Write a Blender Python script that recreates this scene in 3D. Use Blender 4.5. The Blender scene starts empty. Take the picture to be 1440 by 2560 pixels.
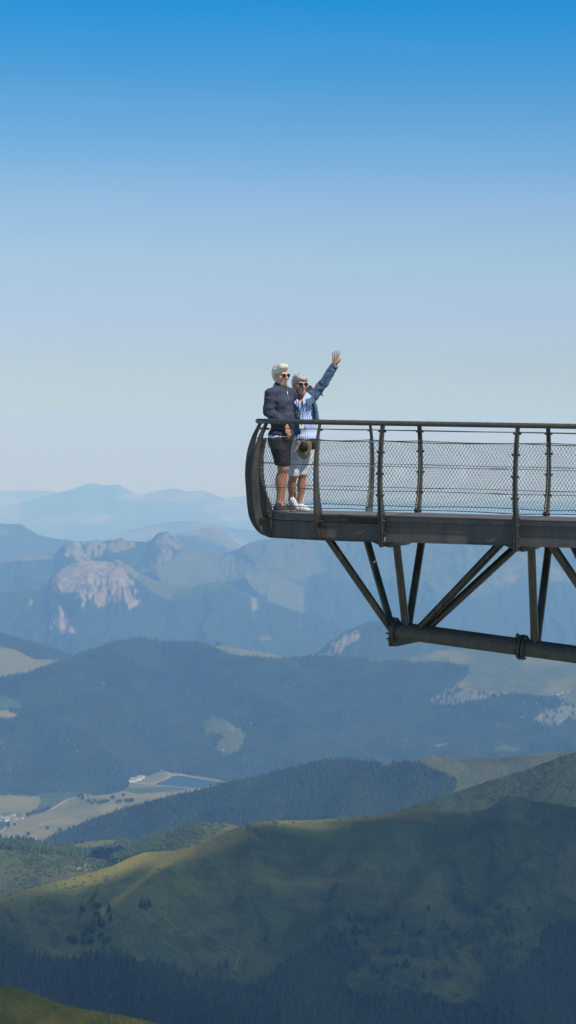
import bpy, bmesh, math, random
import numpy as np
from mathutils import Vector, Matrix
random.seed(7); RNG = np.random.default_rng(7)
S = bpy.context.scene
COL = S.collection
R = math.radians

# ------------------------------------------------------------------ camera (85 mm, eye level with the handrail)
PW, PH, FPX = 1440.0, 2560.0, 6044.0
CX, CY = PW/2, PH/2
ROLL = 0.0167
PITCH = math.atan((CY-1054.0)/FPX)
_f = np.array([0, math.cos(PITCH), -math.sin(PITCH)])
_r0 = np.array([1.0, 0, 0]); _u0 = np.array([0, math.sin(PITCH), math.cos(PITCH)])
CAM_R = math.cos(ROLL)*_r0 + math.sin(ROLL)*_u0
CAM_U = -math.sin(ROLL)*_r0 + math.cos(ROLL)*_u0
CAM_F = _f
def raydir(px, py):
    px = np.asarray(px, float); py = np.asarray(py, float)
    return CAM_F + ((px-CX)/FPX)[..., None]*CAM_R - ((py-CY)/FPX)[..., None]*CAM_U
def aT(px, py):                       # sight-line coordinates: x = a*Y, z = -T*Y
    d = raydir(px, py)
    return d[..., 0]/d[..., 1], -d[..., 2]/d[..., 1]
def toP(p):                           # world -> photo pixels
    p = np.asarray(p, float)
    x = p@CAM_R; y = p@CAM_U; z = p@CAM_F
    return CX+FPX*x/z, CY-FPX*y/z
def at(px, py, Y):
    a, T = aT(px, py)
    return np.array([a*Y, Y, -T*Y])
cam = bpy.data.cameras.new('camera'); camo = bpy.data.objects.new('camera', cam); COL.objects.link(camo)
cam.sensor_fit = 'VERTICAL'; cam.sensor_height = 36.0; cam.lens = 36.0*FPX/PH
cam.clip_start = 0.5; cam.clip_end = 300000
camo.matrix_world = Matrix(((CAM_R[0], CAM_U[0], -CAM_F[0], 0), (CAM_R[1], CAM_U[1], -CAM_F[1], 0), (CAM_R[2], CAM_U[2], -CAM_F[2], 0), (0, 0, 0, 1)))
S.camera = camo
cam.dof.use_dof = False

# ------------------------------------------------------------------ object helpers
def tag(o, label=None, cat=None, group=None, kind=None):
    if label: o['label'] = label
    if cat: o['category'] = cat
    if group: o['group'] = group
    if kind: o['kind'] = kind
    return o
def empty(name, loc=(0, 0, 0)):
    o = bpy.data.objects.new(name, None); o.location = loc; o.empty_display_size = .1; COL.objects.link(o); return o
def mesh_obj(name, V, Fc, mat=None, parent=None, smooth=False):
    me = bpy.data.meshes.new(name)
    V = np.asarray(V, np.float32)
    if isinstance(Fc, np.ndarray):
        n, k = Fc.shape
        me.vertices.add(len(V)); me.vertices.foreach_set('co', V.ravel())
        me.loops.add(n*k); me.loops.foreach_set('vertex_index', Fc.astype(np.int32).ravel())
        me.polygons.add(n); me.polygons.foreach_set('loop_start', np.arange(0, n*k, k, dtype=np.int32))
        me.update(calc_edges=True)
    else:
        me.from_pydata(V.tolist(), [], Fc)
    me.validate()
    if smooth:
        me.polygons.foreach_set('use_smooth', np.ones(len(me.polygons), bool))
    if mat: me.materials.append(mat)
    o = bpy.data.objects.new(name, me); COL.objects.link(o)
    if parent is not None:
        o.parent = parent
    return o
class MB:
    def __init__(s): s.v = []; s.f = []
    def add(s, V, Fc):
        b = len(s.v); s.v += [tuple(map(float, p)) for p in V]; s.f += [tuple(int(i)+b for i in f) for f in Fc]; return s
    def frame(s, d):
        d = np.array(d, float); d /= np.linalg.norm(d)
        h = np.array([0, 0, 1.0]) if abs(d[2]) < .9 else np.array([1.0, 0, 0])
        x = np.cross(d, h); x /= np.linalg.norm(x); y = np.cross(d, x); return x, y
    def tube(s, pts, r, n=10, caps=True):
        pts = [np.array(p, float) for p in pts]; m = len(pts)
        rr = r if hasattr(r, '__len__') else [r]*m
        V = []; x = None
        for i, p in enumerate(pts):
            d = pts[min(i+1, m-1)]-pts[max(i-1, 0)]
            d = d/np.linalg.norm(d)
            if x is None: x, y = s.frame(d)
            else:
                x = x-d*np.dot(x, d); x /= np.linalg.norm(x); y = np.cross(d, x)
            for k in range(n):
                t = 2*math.pi*k/n; V.append(p+rr[i]*(math.cos(t)*x+math.sin(t)*y))
        Fc = [(i*n+k, i*n+(k+1) % n, (i+1)*n+(k+1) % n, (i+1)*n+k) for i in range(m-1) for k in range(n)]
        if caps: Fc += [tuple(range(n-1, -1, -1)), tuple(range((m-1)*n, m*n))]
        return s.add(V, Fc)
    def hexa(s, P8):                  # 4 bottom, 4 top
        return s.add(P8, [(0, 3, 2, 1), (4, 5, 6, 7), (0, 1, 5, 4), (1, 2, 6, 5), (2, 3, 7, 6), (3, 0, 4, 7)])
    def box(s, o, X, Y, Z):           # corner + three edge vectors
        o, X, Y, Z = [np.array(q, float) for q in (o, X, Y, Z)]
        return s.hexa([o, o+X, o+X+Y, o+Y, o+Z, o+X+Z, o+X+Y+Z, o+Y+Z])
    def plate(s, A, B):               # two matching closed outlines -> solid
        n = len(A); V = list(A)+list(B)
        return s.add(V, [tuple(range(n-1, -1, -1)), tuple(range(n, 2*n))]+[(i, (i+1) % n, n+(i+1) % n, n+i) for i in range(n)])
    def build(s, name, mat=None, parent=None, smooth=False, autosmooth=None):
        me = bpy.data.meshes.new(name); me.from_pydata(s.v, [], s.f); me.update()
        bm = bmesh.new(); bm.from_mesh(me); bmesh.ops.recalc_face_normals(bm, faces=bm.faces[:]); bm.to_mesh(me); bm.free()
        if smooth: me.polygons.foreach_set('use_smooth', np.ones(len(me.polygons), bool))
        if autosmooth:
            try: me.set_sharp_from_angle(angle=autosmooth)
            except Exception: pass
        if mat: me.materials.append(mat)
        o = bpy.data.objects.new(name, me); COL.objects.link(o)
        if parent is not None: o.parent = parent
        return o

# ------------------------------------------------------------------ noise (numpy)
def _hash(ix, iy, iz):
    h = (ix*374761393 + iy*668265263 + iz*2147483647) & 0xFFFFFFFF
    h = ((h ^ (h >> 13))*1274126177) & 0xFFFFFFFF
    h = ((h ^ (h >> 16))*2246822519) & 0xFFFFFFFF
    return ((h ^ (h >> 15)) & 0xFFFFFF)/float(0xFFFFFF)
def noise3(x, y, z):
    x, y, z = np.broadcast_arrays(np.asarray(x, float), np.asarray(y, float), np.asarray(z, float))
    xi = np.floor(x); yi = np.floor(y); zi = np.floor(z)
    fx, fy, fz = x-xi, y-yi, z-zi
    u = fx*fx*fx*(fx*(fx*6-15)+10); v = fy*fy*fy*(fy*(fy*6-15)+10); w = fz*fz*fz*(fz*(fz*6-15)+10)
    xi = xi.astype(np.int64); yi = yi.astype(np.int64); zi = zi.astype(np.int64)
    def c(dx, dy, dz): return _hash(xi+dx, yi+dy, zi+dz)
    a = c(0,0,0)*(1-u)+c(1,0,0)*u; b = c(0,1,0)*(1-u)+c(1,1,0)*u
    d = c(0,0,1)*(1-u)+c(1,0,1)*u; e = c(0,1,1)*(1-u)+c(1,1,1)*u
    return ((a*(1-v)+b*v)*(1-w)+(d*(1-v)+e*v)*w)*2-1
def noise2(x, y, seed=0):
    x = np.asarray(x, float); y = np.asarray(y, float)
    xi = np.floor(x); yi = np.floor(y); fx, fy = x-xi, y-yi
    u = fx*fx*fx*(fx*(fx*6-15)+10); v = fy*fy*fy*(fy*(fy*6-15)+10)
    xi = xi.astype(np.int64); yi = yi.astype(np.int64)
    def c(dx, dy): return _hash(xi+dx, yi+dy, xi*0+seed)
    a = c(0,0)*(1-u)+c(1,0)*u; b = c(0,1)*(1-u)+c(1,1)*u
    return (a*(1-v)+b*v)*2-1
def fbm2(x, y, oct=5, seed=0, gain=.5):
    s = 0; a = 1.0; n = 0
    for k in range(oct):
        s = s+a*noise2(x*2**k+17.3*k, y*2**k-9.1*k, seed+k); n += a; a *= gain
    return s/n
def ridged2(x, y, oct=5, seed=0, gain=.5):
    s = 0; a = 1.0; n = 0
    for k in range(oct):
        v = 1-np.abs(noise2(x*2**k+7.7*k, y*2**k+3.1*k, seed+k))*1.6; s = s+a*v; n += a; a *= gain
    return s/n
def sstep(e0, e1, x):
    t = np.clip((x-e0)/(e1-e0), 0, 1); return t*t*(3-2*t)
def inpoly(px, py, poly):
    inside = np.zeros(px.shape, bool); n = len(poly)
    for i in range(n):
        x1, y1 = poly[i]; x2, y2 = poly[(i+1) % n]
        if y1 == y2: continue
        c = ((y1 > py) != (y2 > py)) & (px < (x2-x1)*(py-y1)/(y2-y1)+x1)
        inside ^= c
    return inside
# ------------------------------------------------------------------ material helpers
class NT:
    def __init__(s, name):
        s.m = bpy.data.materials.new(name); s.m.use_nodes = True; s.t = s.m.node_tree; s.t.nodes.clear()
        s.out = s.n('ShaderNodeOutputMaterial')
    def n(s, typ, **kw):
        o = s.t.nodes.new(typ)
        for k, v in kw.items(): setattr(o, k, v)
        return o
    def l(s, a, b): s.t.links.new(a, b)
    def val(s, sock, v):
        if isinstance(v, bpy.types.NodeSocket): s.l(v, sock)
        elif isinstance(v, (tuple, list)) and len(v) == 3 and sock.type == 'RGBA': sock.default_value = (*v, 1)
        else: sock.default_value = v
    def noise(s, vec, scale, detail=4, rough=.55, dist=0.0):
        o = s.n('ShaderNodeTexNoise'); s.val(o.inputs['Vector'], vec); o.inputs['Scale'].default_value = scale
        o.inputs['Detail'].default_value = detail; o.inputs['Roughness'].default_value = rough; o.inputs['Distortion'].default_value = dist
        return o.outputs['Fac']
    def ramp(s, fac, stops, interp='LINEAR'):
        o = s.n('ShaderNodeValToRGB'); s.val(o.inputs['Fac'], fac); cr = o.color_ramp; cr.interpolation = interp
        while len(cr.elements) < len(stops): cr.elements.new(.5)
        for e, (p, c) in zip(cr.elements, stops):
            e.position = p; e.color = (*c, 1) if hasattr(c, '__len__') else (c, c, c, 1)
        return o.outputs['Color']
    def mix(s, fac, a, b, mode='MIX'):
        o = s.n('ShaderNodeMix', data_type='RGBA', blend_type=mode)
        s.val(o.inputs[0], fac); s.val(o.inputs[6], a); s.val(o.inputs[7], b); return o.outputs[2]
    def math(s, op, a, b=None, c=None):
        o = s.n('ShaderNodeMath', operation=op)
        s.val(o.inputs[0], a)
        if b is not None: s.val(o.inputs[1], b)
        if c is not None: s.val(o.inputs[2], c)
        return o.outputs[0]
    def obj(s): return s.n('ShaderNodeTexCoord').outputs['Object']
    def mapping(s, vec, scale=(1, 1, 1), rot=(0, 0, 0)):
        o = s.n('ShaderNodeMapping'); s.val(o.inputs['Vector'], vec); o.inputs['Scale'].default_value = scale; o.inputs['Rotation'].default_value = rot; return o.outputs[0]
    def attr(s, name):
        return s.n('ShaderNodeAttribute', attribute_name=name)
    def bump(s, h, dist=.01, strength=1.0):
        o = s.n('ShaderNodeBump'); s.val(o.inputs['Height'], h); o.inputs['Distance'].default_value = dist; o.inputs['Strength'].default_value = strength; return o.outputs['Normal']
    def bsdf(s, col, rough=.6, metal=0.0, normal=None, spec=None, **kw):
        b = s.n('ShaderNodeBsdfPrincipled'); s.val(b.inputs['Base Color'], col); s.val(b.inputs['Roughness'], rough); s.val(b.inputs['Metallic'], metal)
        if normal is not None: s.l(normal, b.inputs['Normal'])
        if spec is not None: b.inputs['Specular IOR Level'].default_value = spec
        for k, v in kw.items(): s.val(b.inputs[k], v)
        s.l(b.outputs[0], s.out.inputs['Surface']); return s.m
# ------------------------------------------------------------------ sun, sky
SUN_AZ, SUN_EL = R(128), R(57)           # azimuth clockwise from the view direction (+Y)
SUN = np.array([math.sin(SUN_AZ)*math.cos(SUN_EL), math.cos(SUN_AZ)*math.cos(SUN_EL), math.sin(SUN_EL)])
sl = bpy.data.lights.new('sun', 'SUN'); sl.energy = 5.0; sl.angle = R(.5); sl.color = (1, .98, .89)
so = bpy.data.objects.new('sun', sl); COL.objects.link(so); so.rotation_euler = Vector(SUN).to_track_quat('Z', 'Y').to_euler()
wd = bpy.data.worlds.new('World'); S.world = wd; wd.use_nodes = True
wt = wd.node_tree; wt.nodes.clear()
def wn(t, **k):
    o = wt.nodes.new(t)
    for a, b in k.items(): setattr(o, a, b)
    return o
_geo = wn('ShaderNodeTexCoord'); _sep = wn('ShaderNodeSeparateXYZ'); wt.links.new(_geo.outputs['Generated'], _sep.inputs[0])
def wm(op, a, b):
    o = wn('ShaderNodeMath', operation=op)
    for i, v in enumerate((a, b)):
        if isinstance(v, (int, float)): o.inputs[i].default_value = v
        else: wt.links.new(v, o.inputs[i])
    return o.outputs[0]
_z = wm('MAXIMUM', _sep.outputs[2], 0.0)
_zz = wm('ADD', _z, 0.02)
_cmb = wn('ShaderNodeCombineXYZ'); wt.links.new(_sep.outputs[0], _cmb.inputs[0]); wt.links.new(_sep.outputs[1], _cmb.inputs[1]); wt.links.new(_zz, _cmb.inputs[2])
_nrm = wn('ShaderNodeVectorMath', operation='NORMALIZE'); wt.links.new(_cmb.outputs[0], _nrm.inputs[0])
sky = wn('ShaderNodeTexSky', sky_type='NISHITA'); sky.sun_disc = False; sky.sun_elevation = SUN_EL; sky.sun_rotation = SUN_AZ
sky.altitude = 2800; sky.air_density = 1.0; sky.dust_density = 1.0; sky.ozone_density = 1.5
wt.links.new(_nrm.outputs[0], sky.inputs[0])
_rmp = wn('ShaderNodeValToRGB'); wt.links.new(_z, _rmp.inputs[0])
_cr = _rmp.color_ramp
SKY_TINT = [(0.0, (0.495, 0.549, 0.559)), (0.026, (0.601, 0.582, 0.612)), (0.0425, (0.649, 0.621, 0.67)), (0.0668, (0.691, 0.711, 0.693)), (0.0917, (0.635, 0.718, 0.745)), (0.108, (0.455, 0.687, 0.772)), (0.1413, (0.215, 0.627, 0.807)), (0.174, (0.029, 0.598, 0.889)), (0.3, (0.289, 0.724, 0.965)), (1.0, (0.579, 0.82, 0.965))]
while len(_cr.elements) < len(SKY_TINT): _cr.elements.new(.5)
for e, (p, c) in zip(_cr.elements, SKY_TINT): e.position = p; e.color = (*c, 1)
_mx = wn('ShaderNodeMix', data_type='RGBA', blend_type='MULTIPLY'); _mx.inputs[0].default_value = 1
wt.links.new(sky.outputs[0], _mx.inputs[6]); wt.links.new(_rmp.outputs[0], _mx.inputs[7])
_cn = wn('ShaderNodeTexNoise'); _cm = wn('ShaderNodeMapping'); wt.links.new(_geo.outputs['Generated'], _cm.inputs[0]); _cm.inputs['Scale'].default_value = (5, 5, 60); wt.links.new(_cm.outputs[0], _cn.inputs['Vector']); _cn.inputs['Scale'].default_value = 1.0; _cn.inputs['Detail'].default_value = 6
_cr2 = wn('ShaderNodeValToRGB'); wt.links.new(_cn.outputs[0], _cr2.inputs[0]); _cr2.color_ramp.elements[0].position = .46; _cr2.color_ramp.elements[1].position = .72; _cr2.color_ramp.elements[0].color = (0, 0, 0, 1); _cr2.color_ramp.elements[1].color = (1, 1, 1, 1)
_el = wn('ShaderNodeValToRGB'); wt.links.new(_z, _el.inputs[0]); _es = _el.color_ramp; _es.elements[0].position = 0; _es.elements[0].color = (.2, .2, .2, 1); _es.elements[1].position = .06; _es.elements[1].color = (.05, .05, .05, 1); _e3 = _es.elements.new(.016); _e3.color = (.55, .55, .55, 1); _e4 = _es.elements.new(.035); _e4.color = (.25, .25, .25, 1)
_cf = wm('MULTIPLY', wm('MULTIPLY', _cr2.outputs[0], _el.outputs[0]), .5)
_mx2 = wn('ShaderNodeMix', data_type='RGBA', blend_type='MIX'); wt.links.new(_cf, _mx2.inputs[0]); wt.links.new(_mx.outputs[2], _mx2.inputs[6]); _mx2.inputs[7].default_value = (3.75, 4.1, 4.4, 1)
_bg = wn('ShaderNodeBackground'); _bg.inputs[1].default_value = 0.15; wt.links.new(_mx2.outputs[2], _bg.inputs[0])
_wo = wn('ShaderNodeOutputWorld'); wt.links.new(_bg.outputs[0], _wo.inputs[0])
S.view_settings.view_transform = 'Standard'; S.view_settings.look = 'None'; S.view_settings.exposure = 0; S.view_settings.gamma = 1
S.cycles.use_denoising = True
S.cycles.max_bounces = 6; S.cycles.diffuse_bounces = 3; S.cycles.transparent_max_bounces = 24; S.cycles.volume_bounces = 2
# ------------------------------------------------------------------ terrain: one sheet, near to far, ridges at their own distances
a_f = np.arange(-.136, .1361, .00042)
a_l = -.136-.006*np.cumsum(1.18**np.arange(18))*.5
a_c = np.concatenate([a_l[::-1], a_f, -a_l])          # columns
NCOL = len(a_c)
FINE = (a_c > -.137) & (a_c < .137)
def ridge(poly):
    p = np.array(poly, float); a, T = aT(p[:, 0], p[:, 1]); return np.interp(a_c, a, T), a, T
px_c = toP(np.stack([a_c, np.ones(NCOL), np.full(NCOL, -.1)], 1))[0]      # photo x of each column (about)
def byx(tab):
    t = np.array(tab, float); return np.interp(px_c, t[:, 0], t[:, 1])
LAYERS = {}
def segd(x, y, pts, sy=1.0):
    d = np.full(x.shape, 1e9)
    for (x1, y1), (x2, y2) in zip(pts[:-1], pts[1:]):
        dx, dy = x2-x1, (y2-y1)*sy; t = np.clip(((x-x1)*dx+(y-y1)*sy*dy)/(dx*dx+dy*dy), 0, 1)
        d = np.minimum(d, np.hypot(x-x1-t*dx, (y-y1)*sy-t*dy))
    return d
SPURS = {'slope': [([(615,2062),(560,2095),(470,2130),(400,2175),(330,2225),(270,2265),(225,2300)], 15, 42), ([(650,2246),(600,2252),(540,2280),(490,2312),(430,2322),(380,2345)], 8, 42),
  ([(1290,1992),(1230,2080),(1130,2170),(1050,2260),(980,2330)], 20, 60), ([(1075,2022),(1000,2100),(900,2180),(840,2240)], 13, 46), ([(690,2075),(740,2150),(790,2220),(740,2310)], -13, 60), ([(-60,2290),(0,2285),(100,2252),(200,2226),(252,2240),(240,2300)], 8, 22),
  ([(620,2065),(660,2130),(640,2190)], 9, 30), ([(1440,2060),(1330,2160),(1260,2260),(1220,2360)], 14, 60), ([(450,2160),(520,2200),(560,2260)], -8, 45), ([(1160,2060),(1120,2120),(1000,2220),(930,2300)], -10, 45), ([(500,2400),(600,2430),(700,2400)], 6, 40)],
 'basin': [([(-60,1780),(0,1795),(120,1830),(220,1870),(320,1932)], 70, 46), ([(560,1680),(640,1740),(710,1810),(760,1890)], 55, 50), ([(250,1640),(300,1740),(380,1830),(420,1900)], 50, 55), ([(400,1640),(470,1740),(520,1840),(560,1920)], -45, 50), ([(900,1700),(960,1780),(1000,1860)], 50, 60), ([(1150,1720),(1200,1800),(1230,1860)], 45, 55)],
 'ridge': [([(820,1900),(760,1950),(650,2000),(560,2060)], 16, 40), ([(1000,1910),(960,1960),(880,2020)], 14, 36), ([(600,1965),(520,2010),(420,2050)], -8, 30), ([(1260,1895),(1180,1930),(1150,1975)], -12, 40)],
 'massif': [([(770,1345),(720,1420),(620,1490),(560,1560)], 120, 60), ([(420,1336),(400,1400),(380,1450)], 70, 30), ([(1000,1330),(900,1440),(860,1540)], 110, 70), ([(1250,1335),(1150,1440),(1100,1560)], 110, 70)],
 'rock': [([(235,1400),(225,1440),(215,1500)], 60, 28), ([(290,1400),(310,1450),(330,1500)], 40, 24), ([(150,1430),(130,1480),(110,1540),(90,1600)], 60, 34), ([(260,1410),(265,1470),(270,1540)], -40, 20), ([(480,1465),(460,1520),(430,1590)], 60, 40), ([(590,1480),(620,1540),(660,1600)], 60, 40)],
 'spur': [([(1400,1893),(1300,1960),(1200,2010),(1120,2030)], 8, 30)]}
# name, ridge line (photo px), distance (m) along x, slope profile [(fraction of the visible drop, gradient)], rows, relief (m), relief size (m), ridge jitter (px)
DEF = [
 ('near', [(-80,2460),(0,2463),(40,2470),(100,2490),(150,2510),(220,2525),(290,2535),(350,2548),(420,2562),(600,2640),(1440,2960)], [(0,700)], .5, 60, 2.4, 55, .6),
 ('slope', [(-100,2285),(0,2241),(60,2226),(100,2215),(200,2190),(280,2165),(330,2142),(360,2131),(400,2128),(440,2126),(470,2118),(500,2110),(540,2093),(570,2078),(600,2066),(615,2060),(635,2057),(660,2053),(720,2051),(780,2051),(840,2047),(900,2041),(960,2033),(1000,2028),(1040,2022),(1070,2020),(1090,2023),(1110,2028),(1160,2029),(1200,2027),(1222,2020),(1235,2010),(1255,2000),(1272,1991),(1290,1990),(1310,1994),(1330,2001),(1380,2010),(1440,2018),(1540,2030)], [(0,3000),(600,3250),(1440,3450)], .55, 330, 25, 300, .5),
 ('knoll', [(-60,2118),(0,2118),(80,2120),(140,2128),(200,2140),(270,2152),(330,2122),(372,2103),(410,2083),(430,2075),(460,2064),(500,2055),(540,2055),(560,2057),(590,2064),(620,2078),(680,2110),(1440,2240)], [(0,4800),(600,4600)], .30, 90, 10, 210, .5),
 ('strip', [(-60,2092),(0,2095),(60,2098),(100,2108),(160,2113),(230,2102),(290,2098),(340,2108),(420,2130),(1440,2330)], [(0,5700)], .22, 40, 8, 260, .5),
 ('spur', [(-60,2500),(700,2130),(900,2078),(960,2046),(1000,2026),(1060,2005),(1100,1991),(1160,1973),(1200,1960),(1260,1940),(1300,1929),(1350,1911),(1400,1893),(1440,1879),(1540,1850)], [(0,4700),(1440,4200)], .5, 90, 14, 300, .4),
 ('ridge', [(-60,2180),(60,2135),(105,2104),(145,2083),(200,2061),(250,2041),(330,2016),(400,1997),(480,1980),(560,1959),(640,1942),(700,1928),(760,1912),(820,1902),(870,1898),(940,1905),(1000,1910),(1040,1899),(1070,1891),(1120,1893),(1200,1893),(1280,1890),(1350,1885),(1440,1876),(1540,1868)], [(0,8700),(600,7900),(1440,6800)], .42, 150, 22, 330, .4),
 ('basin', None, None, .26, 420, 75, 620, .8),
 ('hump', [(-60,1575),(0,1588),(60,1604),(120,1624),(175,1640),(230,1665),(400,1690),(470,1640),(500,1616),(516,1611),(540,1611),(580,1618),(640,1628),(700,1640),(740,1655),(1440,1760)], [(0,15000)], .32, 60, 14, 500, .5),
 ('crag', [(-60,1900),(640,1740),(700,1700),(780,1642),(805,1620),(830,1601),(870,1576),(920,1553),(980,1550),(1060,1570),(1150,1600),(1300,1640),(1440,1660)], [(0,17200)], .4, 70, 35, 420, 1.0),
 ('rock', [(-60,1500),(0,1482),(60,1478),(100,1474),(114,1464),(125,1446),(140,1434),(160,1420),(180,1410),(200,1403),(220,1399),(245,1402),(268,1401),(285,1398),(300,1400),(312,1408),(340,1428),(370,1443),(400,1455),(440,1464),(480,1470),(500,1462),(520,1456),(560,1456),(575,1463),(590,1475),(640,1492),(700,1515),(760,1535),(860,1570),(1440,1700)], [(0,21500)], .42, 190, 150, 520, 1.4),
 ('massif', [(-60,1405),(0,1400),(60,1388),(100,1386),(135,1385),(150,1372),(165,1360),(185,1355),(215,1353),(240,1358),(258,1360),(280,1352),(300,1348),(330,1353),(365,1355),(380,1349),(395,1341),(408,1337),(420,1336),(432,1340),(445,1348),(458,1360),(470,1368),(500,1372),(530,1378),(560,1384),(575,1380),(590,1373),(610,1363),(630,1355),(650,1350),(720,1344),(820,1336),(900,1330),(1000,1326),(1100,1332),(1200,1334),(1300,1330),(1440,1336),(1540,1340)], [(0,25500)], .4, 140, 150, 750, 1.2),
 ('cone', [(-60,1306),(0,1309),(50,1310),(60,1314),(70,1322),(85,1331),(100,1338),(130,1345),(180,1352),(240,1358),(300,1368),(380,1362),(420,1346),(440,1337),(480,1328),(500,1321),(520,1316),(533,1316),(545,1320),(558,1327),(570,1335),(585,1351),(600,1362),(640,1385),(900,1440),(1440,1470)], [(0,34000)], .4, 60, 80, 900, 1.0),
 ('blue', [(-60,1340),(0,1345),(200,1354),(240,1355),(270,1345),(300,1333),(330,1324),(370,1315),(400,1310),(440,1304),(480,1303),(500,1304),(530,1308),(580,1320),(640,1326),(720,1332),(900,1340),(1440,1360),(1540,1365)], [(0,50000)], .35, 50, 60, 1200, .9),
 ('peaks', [(-60,1275),(0,1270),(50,1260),(75,1250),(100,1243),(125,1236),(150,1231),(170,1226),(195,1218),(212,1212),(230,1207),(243,1210),(260,1214),(275,1213),(290,1211),(302,1215),(315,1222),(335,1231),(355,1238),(365,1233),(375,1230),(400,1226),(420,1224),(433,1222),(445,1223),(462,1228),(480,1229),(500,1226),(520,1231),(540,1238),(555,1243),(575,1252),(600,1250),(620,1248),(700,1254),(800,1250),(900,1257),(1000,1262),(1100,1258),(1250,1266),(1440,1262),(1540,1266)], [(0,76000)], .35, 70, 70, 1900, .9),
 ('horizon', [(-60,1227),(0,1226),(30,1228),(60,1225),(100,1226),(130,1228),(170,1237),(250,1238),(340,1242),(560,1247),(600,1240),(640,1239),(700,1246),(800,1252),(900,1248),(1100,1256),(1200,1250),(1440,1254),(1540,1250)], [(0,105000)], .3, 30, 60, 2500, .9),
]
BASE_LINE = [(-60,1990),(0,1987),(80,1981),(140,1984),(200,1976),(260,1970),(300,1962),(320,1950),(360,1938),(400,1919),(440,1928),(470,1935),(520,1943),(560,1949),(620,1955),(1440,1962)]
BASIN_RIDGE = [(-60,1710),(0,1694),(60,1684),(100,1669),(165,1649),(190,1638),(215,1629),(260,1613),(300,1601),(330,1598),(360,1595),(400,1603),(440,1605),(500,1606),(515,1610),(540,1622),(560,1630),(600,1640),(640,1643),(700,1648),(760,1641),(830,1641),(880,1648),(940,1647),(1000,1645),(1050,1634),(1100,1627),(1150,1622),(1220,1618),(1300,1619),(1440,1626),(1540,1632)]
FLOOR_Z = -1800.0
prevT = None; prevY = None; prevZ = None
rowsX, rowsY, rowsZ, rowsL, rowsT = [], [], [], [], []
def push(Y, Z, li, T=None):
    rowsX.append(a_c*Y); rowsY.append(Y); rowsZ.append(Z); rowsL.append(li); rowsT.append(T if T is not None else -Z/Y)
# ground that falls away under the viewpoint
for k in range(26):
    Y = np.full(NCOL, 14.0*1.145**k); u = k/25
    push(Y, -(12+Y*.42), -1)
li = 0
for name, line, dist, m, nrow, amp, lam, jit in DEF:
    if name == 'basin':
        Tb = ridge(BASE_LINE)[0]; Tr = ridge(BASIN_RIDGE)[0]
    else:
        Tr = ridge(line)[0]
    jt = (jit/FPX)*(fbm2(a_c*900, a_c*0+li*5.1, 4, 40+li))*1.6
    if prevT is None: Tf = Tr+.06
    else:
        Tf = np.maximum(prevT+.0022, Tr+.0006)
        if name in ('slope',): Tf = np.maximum(prevT+.004, Tr+.004)
    t = np.linspace(0, 1, nrow)[::-1]                # foot first (near to far)
    if name == 'basin':
        Yb = -FLOOR_Z/Tb; Yr = Yb*(m+Tb)/(m+Tr)
        Tf2 = np.maximum(Tf, Tb+.0006)
        TT = []
        n1 = 130; n2 = nrow-n1
        for k in range(n1): TT.append((Tf2+(Tb-Tf2)*k/n1, 0))
        for k in range(n2): TT.append((Tb+(Tr-Tb)*k/(n2-1)+jt*max(0, 1-6*(1-k/(n2-1))), 1))
        Ys = [(-FLOOR_Z/T if f == 0 else Yb*(m+Tb)/(m+T)) for T, f in TT]
        Ts = [T for T, f in TT]; wins = [np.zeros(NCOL) if f == 0 else np.sin(np.pi*np.clip((Tb-T)/(Tb-Tr+1e-9), 0, 1))**.7 for T, f in TT]
        LAYERS['_base'] = (Tb, Yb)
    else:
        Yr = byx(dist); Ts = []; Ys = []; wins = []
        for u in t:
            T = Tr+(Tf-Tr)*u+jt*max(0, 1-u*6)
            Ts.append(T); Ys.append(Yr*(m+Tr)/(m+T)); wins.append(np.full(NCOL, min(1, u*7)**1.0*(1 if u < .96 else (1-u)/.04)))
    Yf = Ys[0]; Zf = -Ts[0]*Yf
    if prevY is not None:                            # hidden back slope of the nearer ridge
        nb = 8
        for k in range(1, nb):
            u = k/nb; push(prevY+(np.maximum(Yf, prevY+60)-prevY)*u, prevZ+(np.minimum(Zf, prevZ-10)-prevZ)*u-0*amp, -1)
    else:
        Y0, Z0 = rowsY[-1], rowsZ[-1]
        for k in range(1, 8):
            u = k/8; push(Y0+(Yf-Y0)*u, Z0+(Zf-Z0)*u, -1)
    start = len(rowsY)
    for T, Y, w in zip(Ts, Ys, wins):
        X = a_c*Y
        g = ridged2(X/lam+.6*fbm2(X/lam, Y/lam, 3, 90+li), Y/(lam*2.2), 5, 60+li)-.55
        h = fbm2(X/(lam*2.4), Y/(lam*2.4), 4, 70+li)
        zn = amp*w*(g*.75+h*.9)
        if name in ('rock', 'massif', 'crag'): zn = zn+w*55*(ridged2(X/190+.5*fbm2(X/300, Y/300, 3, 55), Y/1100, 4, 57)-.5)
        if name == 'slope': zn = zn+w*7*(ridged2(X/90+.8*fbm2(X/150, Y/150, 3, 58), Y/320, 4, 59)-.5)
        if name in SPURS:
            sx_, sy_ = toP(np.stack([X, Y, -T*Y], -1)); wx_ = sx_+10*fbm2(sx_/45, sy_/45, 3, 77); wy_ = sy_+8*fbm2(sx_/45+9, sy_/45, 3, 78)
            for pts, A_, wd_ in SPURS[name]: zn = zn+np.clip(w, 0, 1)*A_*np.exp(-(segd(wx_, wy_, pts, 1.2)/wd_)**2)
        push(Y, -T*Y+zn, li, T)
    LAYERS[name] = (start, len(rowsY), li)
    prevT, prevY, prevZ = Tr+jt, Ys[-1], -Ts[-1]*Ys[-1]
    li += 1
for k in range(1, 6): push(prevY+900*k, prevZ-330*k, -1)
GX, GY, GZ = np.array(rowsX), np.array(rowsY), np.array(rowsZ)
GL = np.array(rowsL)
NROW = len(GY)
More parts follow.
